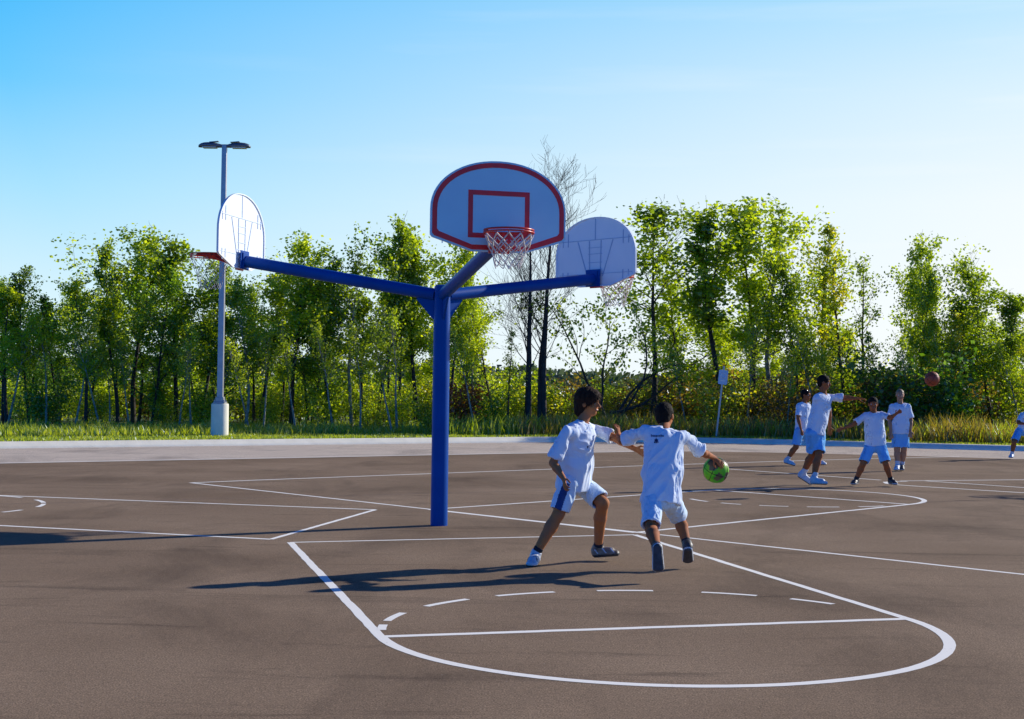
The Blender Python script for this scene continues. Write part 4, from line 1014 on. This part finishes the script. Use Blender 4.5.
def poplar(seed, Ht, wd, dens, base=.22, lean=0, leaves=5200, size=.115, bare_top=0):
    """upright broadleaf: trunk, rising limbs, clumps of leaves along the twigs"""
    r = np.random.default_rng(seed); mb = MB(); tr = []; d = Vector((lean, r.normal() * .03, 1)).normalized(); p = Vector((0, 0, -.1)); n = 12; cl = []
    for i in range(n + 1):
        tr.append(p.copy()); d = (d + Vector((r.normal() * .05, r.normal() * .05, .03))).normalized(); p = p + d * (Ht * 1.0 / n)
    rad = [max(.008, .011 * Ht * (1 - .93 * i / n)) for i in range(n + 1)]; mb.tube(tr, rad, 7, cap=False)
    nb = int(15 + Ht * 1.6)
    for k in range(nb):
        f = base + (.97 - base) * (k + r.uniform(0, 1)) / nb; i = min(n - 1, int(f * n)); q = tr[i].lerp(tr[i + 1], f * n - i)
        g = (f - base) / (1 - base); L = wd * (.22 + 1.1 * math.sin(pi * min(1, g * .70 + .28)) ** 1.1) * r.uniform(.4, 1.45)
        az = r.uniform(0, 2 * pi) if k % 3 else k * 2.4; t = R(r.uniform(32, 64) - 30 * g); L *= 1 + .35 * math.cos(az - seed); dd = Vector((math.cos(az) * math.sin(t), math.sin(az) * math.sin(t), math.cos(t)))
        pts = [q]; c = q.copy()
        for j in range(5):
            dd = (dd + Vector(r.normal(size=3)) * .12 + Vector((0, 0, .06))).normalized(); c = c + dd * L / 5; pts.append(c.copy())
        rb = max(.008, rad[i] * .42); mb.tube(pts, [rb * (1 - .8 * j / 5) for j in range(6)], 4, cap=False)
        wgt = r.uniform(.12, 1.6)
        for j in range(1, 6):
            for m in range(2):
                az2 = r.uniform(0, 2 * pi); d2 = (dd + Vector((math.cos(az2), math.sin(az2), r.uniform(-.3, .6) + 1.1 * g * r.uniform(0, 1))) * .9).normalized(); l2 = L * r.uniform(.18, .38); e = pts[j] + d2 * l2
                if m == 0: mb.tube([pts[j], (pts[j] + e) / 2 + Vector(r.normal(size=3)) * .02, e], [.007, .005, .003], 3, cap=False)
                cl.append((e, (.10 + .28 * l2) * (1 - .45 * g), wgt * (1 if j > 1 else .6) * (1 - .55 * g ** 2)))
        cl.append((pts[-1], .16, wgt * 1.3))
    cl.append((tr[-1], .12, .5)); cl.append((tr[-2], .18, .8))
    wts = np.array([c[2] for c in cl]); wts /= wts.sum(); ch = r.choice(len(cl), int(leaves * dens), p=wts)
    C = np.array([list(c[0]) for c in cl]); Sg = np.array([c[1] for c in cl]); P = C[ch] + r.normal(size=(len(ch), 3)) * Sg[ch][:, None] * np.array([1, 1, .8])
    P = P[P[:, 2] < Ht * (.94 + .12 * r.uniform(0, 1, len(P)) ** .5)]
    V, Q = leaf_quads(P, size, r, aspect=.8)
    return mb, V, Q
def make_plant(name, parts_, mats, names):
    root = empty(name, (0, 0, 0))
    mb, V, Q = parts_
    if mb is not None and mb.V: mb.build(names[0], mats[0], root, smooth=True)
    if V is not None: mesh_obj(names[1], V, Q, mats[1], root, smooth=False)
    return root
def bush(seed, Ht, wd, leaves, size=.11, stems=9):
    r = np.random.default_rng(seed); mb = MB(); cl = []
    for k in range(stems):
        az = r.uniform(0, 2 * pi); t = R(r.uniform(3, 30)); d = Vector((math.cos(az) * math.sin(t), math.sin(az) * math.sin(t), math.cos(t))); p = Vector((math.cos(az) * wd * .15 * r.uniform(0, 1), math.sin(az) * wd * .15, -.05)); L = Ht * r.uniform(.6, 1.05); pts = [p]
        for j in range(6):
            d = (d + Vector(r.normal(size=3)) * .12).normalized(); p = p + d * L / 6; pts.append(p.copy())
            if j >= 1:
                for m in range(3):
                    az2 = r.uniform(0, 2 * pi); l2 = wd * r.uniform(.1, .32); e = p + Vector((math.cos(az2) * l2, math.sin(az2) * l2, r.uniform(-.05, .25) * l2 * 2)); cl.append((e, .08 + .10 * wd))
                    if m == 0: mb.tube([p, e], [.007, .003], 3, cap=False)
        mb.tube(pts, [.016 * (1 - .8 * j / 6) for j in range(7)], 4, cap=False)
    ch = r.integers(0, len(cl), leaves); C = np.array([list(c[0]) for c in cl]); Sg = np.array([c[1] for c in cl]); P = C[ch] + r.normal(size=(leaves, 3)) * Sg[ch][:, None]; P[:, 2] = np.abs(P[:, 2])
    V, Q = leaf_quads(P, size, r); return mb, V, Q

TN = ('trunk', 'crown')
protos = {}
PH = 8.0
def stash(k, o): protos[k] = o
used = set()
for i in range(5): stash('g%d' % i, make_plant('poplar_tree', poplar(20 + i, PH, 1.15 + .12 * (i % 3), .90, .30 + .03 * i, 0, 6200), (MT['bark_dark'], MT['leaf']), TN))
for i in range(3): stash('d%d' % i, make_plant('poplar_tree', poplar(40 + i, PH, 1.5, 1.15, .14, .05, 6000), (MT['bark_dark'], MT['leaf_dark']), TN))
for i in range(2): stash('p%d' % i, make_plant('aspen_tree', poplar(60 + i, PH, 1.05, .7, .35, .06 * (i - .5), 4800), (MT['bark_pale'], MT['leaf']), TN))
for i in range(2): stash('t%d' % i, make_plant('poplar_tree', poplar(74 + i, PH, 1.35, .62, .50, .05, 5200), (MT['bark_dark'], MT['leaf']), TN))
for i in range(3): stash('w%d' % i, make_plant('aspen_sapling', poplar(84 + i, 6, .7, .26, .45, .22 * (i - 1), 3800), (MT['bark_pale'], MT['leaf']), TN))
for i in range(2): stash('s%d' % i, make_plant('poplar_tree', poplar(70 + i, PH, 1.1, .26, .25, .04, 5000), (MT['bark_dark'], MT['leaf']), TN))
stash('y0', make_plant('poplar_tree', poplar(80, PH, 1.2, .8, .2, 0, 5200), (MT['bark'], MT['leaf_yel']), TN))
for i in range(2): stash('b%d' % i, make_plant('shrub', bush(90 + i, 2.2, 1.2, 1900), (MT['bark'], MT['leaf']), ('stem', 'foliage')))
for i in range(2): stash('c%d' % i, make_plant('shrub', bush(95 + i, 2.0, 1.2, 1500), (MT['bark'], MT[('leaf_yel', 'leaf_brown')[i]]), ('stem', 'foliage')))
stash('e0', make_plant('shrub', bush(99, 2.4, 1.5, 3200, .12, 12), (MT['bark_dark'], MT['leaf_dark']), ('stem', 'foliage')))
stash('r0', make_plant('shrub', bush(103, 1.9, 1.0, 1200), (MT['bark_dark'], MT['leaf_red']), ('stem', 'foliage')))
def hz(u): return 390.6 + .0133 * (u - 512)
def place(k, u, top, Y, wf=1.0, label=None, cat='tree', group=None, ref=PH, name=None):
    """put a plant at image column u, depth Y, tall enough to reach image row `top`"""
    Ht = (hz(u) - top) * Y / F + EYE - .1; s = Ht / ref; wf = wf * (1.52 * random.uniform(.8, 1.22) if ref == PH else 1); p = at(u, 400, Y); rz = random.uniform(0, 2 * pi)
    src = protos[k]
    if k not in used: o = src; used.add(k); o.location = (p.x, Y, .1); o.rotation_euler = (0, 0, rz); o.scale = (s * wf, s * wf, s)
    else: o = copy_tree(src, (p.x, Y, .1), rz, (s * wf, s * wf, s))
    if name: o.name = name
    tag(o, label, cat, group); return o
G1 = 'trees of the thicket beyond the kerb'
front = [
 # key, column, top row, depth, width factor, label
 ('g0', 8, 286, 47, .9, 'small green poplar at the far left edge of the thicket'),
 ('g1', 30, 272, 48, .8, 'poplar with a pointed top, second from the left edge'),
 ('d0', 58, 300, 49, .9, 'dark low crowned poplar third from the left edge'),
 ('g2', 84, 284, 47, .8, 'short poplar in the dip left of the tall twin tipped poplar'),
 ('g3', 118, 246, 48, .8, 'bright poplar on the left flank of the first tall peak'),
 ('g4', 134, 233, 49.5, .85, 'tallest poplar left of the lamp post, airy pointed top'),
 ('d1', 152, 268, 48, .8, 'dark leaved poplar between the two tall peaks left of the lamp'),
 ('g0', 178, 238, 49, .85, 'yellow green full poplar just left of the lamp post'),
 ('g1', 200, 262, 50, .8, 'poplar directly behind the red rim of the left hoop'),
 ('d2', 222, 280, 49, .8, 'dark poplar directly behind the lamp post'),
 ('p0', 246, 285, 48, .8, 'pale stemmed tree just right of the lamp post'),
 ('g2', 262, 268, 50, .75, 'narrow poplar under the outer end of the left arm'),
 ('g4', 292, 241, 49, .75, 'tall poplar rising over the middle of the left arm'),
 ('d0', 312, 262, 50, .8, 'dark crowned poplar right of the one over the left arm'),
 ('g1', 334, 278, 49, .7, 'leafy poplar halfway between lamp post and blue pole'),
 ('p1', 352, 250, 49, .8, 'leaning pale stemmed tree left of the tall paired tops'),
 ('g3', 378, 222, 50, .7, 'tall slim poplar, highest one left of the blue pole'),
 ('g0', 402, 246, 51, .7, 'poplar behind the inner part of the left arm'),
 ('g2', 420, 228, 51, .7, 'tall poplar just left of the front backboard'),
 ('g1', 446, 240, 52, .7, 'poplar directly behind the top of the blue pole'),
 ('p0', 470, 262, 52, .6, 'thin poplar behind the lower edge of the front backboard'),
 ('s0', 494, 292, 52, .7, 'small sparse tree with see through crown left of the bare tree'),
 ('s1', 508, 330, 50, .6, 'low sparse sapling at the foot of the bare tree'),
 ('t0', 655, 208, 53, .95, 'leafy tree rising right of the shaded right backboard'),
 ('t1', 688, 278, 54, .8, 'high crowned tree filling the dip right of the right backboard'),
 ('g3', 722, 216, 53, .9, 'left half of the tall tree pair above the small sign'),
 ('g0', 748, 202, 53, .95, 'tallest leafy tree right of the hoops'),
 ('p1', 772, 205, 53, .9, 'tall pale stemmed tree on the right of the tallest leafy one'),
 ('g2', 796, 264, 52, .7, 'bright poplar above the two striding players'),
 ('y0', 822, 224, 53, .75, 'tree with yellowing top above the tall passer'),
 ('s0', 846, 250, 52, .8, 'sparse thinning tree right of the yellowing one'),
 ('s1', 866, 262, 52, .8, 'see through thin tree left of the gap of open sky'),
 ('g1', 914, 268, 51, .65, 'poplar on the right side of the gap of open sky'),
 ('g4', 930, 242, 52, .75, 'tall pointed poplar above the flying orange ball'),
 ('y0', 952, 312, 50, .7, 'low yellow green tree right of the flying ball'),
 ('g3', 972, 302, 50, .8, 'rounded bright poplar between the two last tall ones'),
 ('g2', 992, 263, 51, .75, 'tall airy poplar near the right edge'),
 ('g0', 1012, 292, 50, .8, 'bright poplar above the player at the right edge'),
 ('y0', 1034, 305, 49, .8, 'yellowing tree cut by the right edge'),
]
for k, u, top, Y, wf, lb in front: place(k, u, top, Y, wf, lb, 'tree', G1)
# second row, lower and set back
for u in range(-20, 490, 27):
    place(random.choice(['g0', 'g1', 'g2', 'g4', 'd1', 'g3', 'p0']), u + random.uniform(-6, 6), random.uniform(284, 325), random.uniform(51, 57), .9,
          'lower poplar of the back row in the dense left half of the thicket', 'tree', 'back row poplars in the left half')
for u in list(range(690, 862, 22)) + list(range(912, 1050, 24)):
    place(random.choice(['g0', 'g1', 'g4', 'g2', 'y0']), u + random.uniform(-6, 6), random.uniform(310, 345), random.uniform(55, 60), .95,
          'lower poplar of the back row in the right half of the thicket', 'tree', 'back row poplars in the right half')
# bare tree: two dark stems with fine leafless twigs
bt = Tree(12)
for (bx, by, hx, hh_, L) in ((-.35, 0, .0, 0, 7.8), (.22, .1, -.01, 0, 8.6)):
    bt.branch((bx, by, -.1), (hx, 0, 1), L, .17 if L > 9 else .13, .012, 0, 3, n=12, wob=.018, kids=40, ang=48, upb=.34, start=.28, sides=8, ratio=.34, kr=.2)
bt.branch((.05, .05, -.1), (-.10, .05, 1), 5.2, .12, .01, 0, 2, n=8, wob=.06, kids=8, ang=42, upb=.15, start=.4, sides=6, ratio=.22, kr=.2)
rb = empty('bare_tree', (0, 0, 0)); bt.mb.build('branches', MT['bark_dark'], rb, smooth=True)
p = at(538, 400, 50); rb.location = (p.x, 50, .1); tag(rb, 'leafless tree with two dark trunks and fine twigs behind the front backboard', 'tree')
# crooked multi-stem tree with open crown
r_ = np.random.default_rng(31); mbx = MB(); cl = []
tm = Tree(32)
for d_, L in (((-.42, 0, 1), 4.2), ((.30, .1, 1), 6.4), ((.62, 0, .8), 4.6), ((-.1, .1, 1), 5.4), ((1, .1, .34), 3.3)):
    tm.branch((0, 0, .0) if L != 3.3 else (0.05, 0, .7), d_, L, .062, .012, 0, 2, n=8, wob=.16, kids=7, ang=45, upb=.15, start=.35, sides=7, ratio=.36)
P = []
for pts, L in tm.tw:
    for q in pts[1:]:
        if q.z > 2.2: P += [np.array(q) + r_.normal(size=3) * .16 for _ in range(int(3 + 5 * r_.uniform()))]
P = np.array(P); V, Q = leaf_quads(P, .13, r_)
root = empty('crooked_tree', (0, 0, 0)); tm.mb.build('trunk', MT['bark_dark'], root, smooth=True); mesh_obj('crown', V, Q, MT['leaf'], root, smooth=False)
p = at(608, 400, 51); root.location = (p.x, 51, .1); tag(root, 'crooked tree forking low into several dark stems below the right backboard', 'tree')
# saplings with thin pale stems in the dense understory
for i, u in enumerate(range(6, 500, 27)):
    place('w%d' % (i % 3), u + random.uniform(-16, 16), random.uniform(300, 345), random.uniform(45.5, 47.5), 1.0, 'thin pale stemmed sapling along the front edge of the left half of the thicket', 'sapling', 'saplings edging the left half', 6)
for i, u in enumerate(range(700, 1030, 36)):
    place('w%d' % (i % 3), u + random.uniform(-16, 16), random.uniform(310, 350), random.uniform(48.5, 50), 1.0, 'thin pale stemmed sapling along the front edge of the right half of the thicket', 'sapling', 'saplings edging the right half', 6)
# shrubs
for i, u in enumerate(range(-10, 500, 16)):
    k = random.choice(['c0', 'c1', 'b1', 'c0', 'b0'])
    place(k, u + random.uniform(-6, 6), random.uniform(362, 396), random.uniform(55, 61), 1.2, 'yellowing shrub behind the trunks in the left half of the thicket', 'shrub', 'shrubs behind the trunks of the left half', 2.2)
for i, u in enumerate((18, 52, 96, 160, 214, 268, 322, 372, 398, 425, 480)):
    place(random.choice(['b0', 'e0', 'b1', 'e0']), u + random.uniform(-6, 6), random.uniform(376, 400), random.uniform(47.5, 50), 1.0, 'dark leafy shrub at the front foot of the left half of the thicket', 'shrub', 'shrubs at the front foot of the left half', 2.2)
for i, u in enumerate(range(505, 700, 17)):
    place(random.choice(['c0', 'b0', 'c1', 'b1', 'c0']), u + random.uniform(-5, 5), random.uniform(368, 392), random.uniform(50.5, 58), 1.2, 'low yellow green shrub in the open middle behind the two front boys', 'shrub', 'shrubs in the open middle', 2.1)
for i, u in enumerate(range(700, 1050, 19)):
    place(random.choice(['c0', 'c1', 'b0', 'c1', 'b1']), u + random.uniform(-5, 5), random.uniform(358, 386), random.uniform(49, 54), 1.15, 'golden green shrub along the foot of the right half of the thicket', 'shrub', 'shrubs under the right half of the thicket', 2.1)
place('r0', 462, 378, 48.5, 1.2, 'reddish brown bush just right of the blue pole', 'shrub', None, 2.0)
place('e0', 905, 356, 48.5, 1.25, 'large dark bush behind the standing fair haired player', 'shrub', None, 2.4)
place('e0', 930, 372, 48.8, 1.2, 'dark bush below the flying orange ball', 'shrub', None, 2.4)
place('r0', 690, 388, 60, 1.3, 'rusty brown bush seen in the gap left of the small sign', 'shrub', None, 2.0)
# far brush and woods, read as one mass
def mass(name, n, xr, yr, hfun, size, m, label, cat, seed, aspect=.7):
    r = np.random.default_rng(seed); X = r.uniform(*xr, n); Yv = r.uniform(*yr, n)
    Hh = np.array([hfun(x, y) for x, y in zip(X, Yv)]); Z = Hh * np.sqrt(r.uniform(0, 1, n)); keep = Hh > .05
    V, Q = leaf_quads(np.stack([X, Yv, Z], 1)[keep], size, r, aspect=aspect); o = mesh_obj(name, V, Q, m, None, smooth=False, loc=((xr[0] + xr[1]) / 2, (yr[0] + yr[1]) / 2, 0)); tag(o, label, cat, kind='stuff'); return o
nz = lambda x, y, s, o=0: noise.noise(Vector((x * s, y * s, o)))
mass('meadow_brush', 26000, (-32, 36), (58, 84), lambda x, y: max(0, 1.35 + 1.5 * nz(x, y, .22, 3) + .5 * nz(x, y, .9, 5)), .21, MT['leaf_yel'], 'tangled yellow and green brush filling the meadow behind the trees', 'brush', 5)
mass('rusty_weeds', 9000, (-25, 34), (62, 100), lambda x, y: 1.0 + .5 * nz(x, y, .3, 8) if nz(x, y, .12, 11) > -.05 else 0, .2, MT['dry'], 'rusty brown weeds across the open meadow', 'weeds', 6)
mass('distant_woodland', 26000, (-320, 320), (300, 380), lambda x, y: 6.6 + 3.0 * nz(x, y, .02, 4) + 1.6 * nz(x, y, .09, 9), 1.6, MT['leaf_hazed'], 'hazy low line of woods along the horizon', 'woods', 8, .8)

# verge grass: blades in clumps, green on the left, tall and golden on the right
def blades(name, n, pos, hgt, m, label, seed, wd=.02, cat='grass'):
    r = np.random.default_rng(seed); P = pos(r, n); n = len(P); Hh = hgt(r, P); a = r.uniform(0, 2 * pi, n); W_ = np.stack([np.cos(a), np.sin(a), 0 * a], 1) * wd * r.uniform(.6, 1.4, n)[:, None]
    ln = np.stack([r.normal(size=n) * .22, r.normal(size=n) * .22, np.ones(n)], 1); ln /= np.linalg.norm(ln, axis=1)[:, None]
    mid_ = P + ln * Hh[:, None] * .55; b2 = ln + np.stack([r.normal(size=n) * .4, r.normal(size=n) * .4, 0 * a], 1); tip = mid_ + b2 * Hh[:, None] * .45
    V = np.stack([P - W_, P + W_, mid_ + W_ * .7, mid_ - W_ * .7, tip + W_ * .08, tip - W_ * .08], 1).reshape(-1, 3); b = np.arange(n)[:, None] * 6
    Q = np.concatenate([b + np.array([[0, 1, 2, 3]]), b + np.array([[3, 2, 4, 5]])]); o = mesh_obj(name, V, Q, m, None, smooth=False, loc=(float(P[:, 0].mean()), float(P[:, 1].mean()), .1)); tag(o, label, cat, kind='stuff')
kdense = resamp([(p[0], p[1]) for p in kl if -32 < p[0] < 32], 400)
def along(u0, u1, d0, d1, clump=.0, pw=1.0):
    def f(r, n):
        t = r.uniform(0, 1, n); P = []
        kk = np.array(kdense); i = (t * (len(kk) - 2)).astype(int); a = kk[i]; b = kk[i + 1]; d = b - a; d /= np.linalg.norm(d, axis=1)[:, None] + 1e-9; nn_ = np.stack([-d[:, 1], d[:, 0]], 1)
        dist = d0 + (d1 - d0) * r.uniform(0, 1, n) ** pw; q = a + (b - a) * r.uniform(0, 1, n)[:, None] + nn_ * dist[:, None]
        P = np.stack([q[:, 0], q[:, 1], np.full(n, .11)], 1); uu = 512 + F * P[:, 0] / P[:, 1]
        return P[(uu > u0) & (uu < u1)]
    return f
blades('short_grass', 75000, along(-60, 1090, .38, 4.6, pw=1.1), lambda r, P: .05 + .06 * r.uniform(0, 1, len(P)) + .05 * np.clip(np.array([nz(p[0], p[1], 1.4, 2) for p in P]), 0, 1), MT['grass'], 'short mown green grass along the kerb', 3, .018)
blades('tall_green_grass', 52000, along(-60, 560, 3.2, 11), lambda r, P: .10 + .20 * r.uniform(0, 1, len(P)) + .36 * np.clip(np.array([nz(p[0], p[1], .8, 6) for p in P]), 0, 1), MT['grass'], 'uncut green grass at the foot of the left thicket', 4, .022)
blades('tall_golden_grass', 52000, along(520, 1100, 1.3, 11), lambda r, P: .28 + .42 * r.uniform(0, 1, len(P)) + .7 * np.clip(np.array([nz(p[0], p[1], .7, 16) for p in P]), 0, 1), MT['dry'], 'tall golden dry grass at the foot of the right thicket', 5, .02)
blades('mixed_weeds', 30000, along(440, 1100, 1.6, 10), lambda r, P: .2 + .5 * r.uniform(0, 1, len(P)) + .3 * np.clip(np.array([nz(p[0], p[1], .9, 26) for p in P]), 0, 1), MT['grass'], 'green weeds growing through the golden grass', 6, .03, 'weeds')
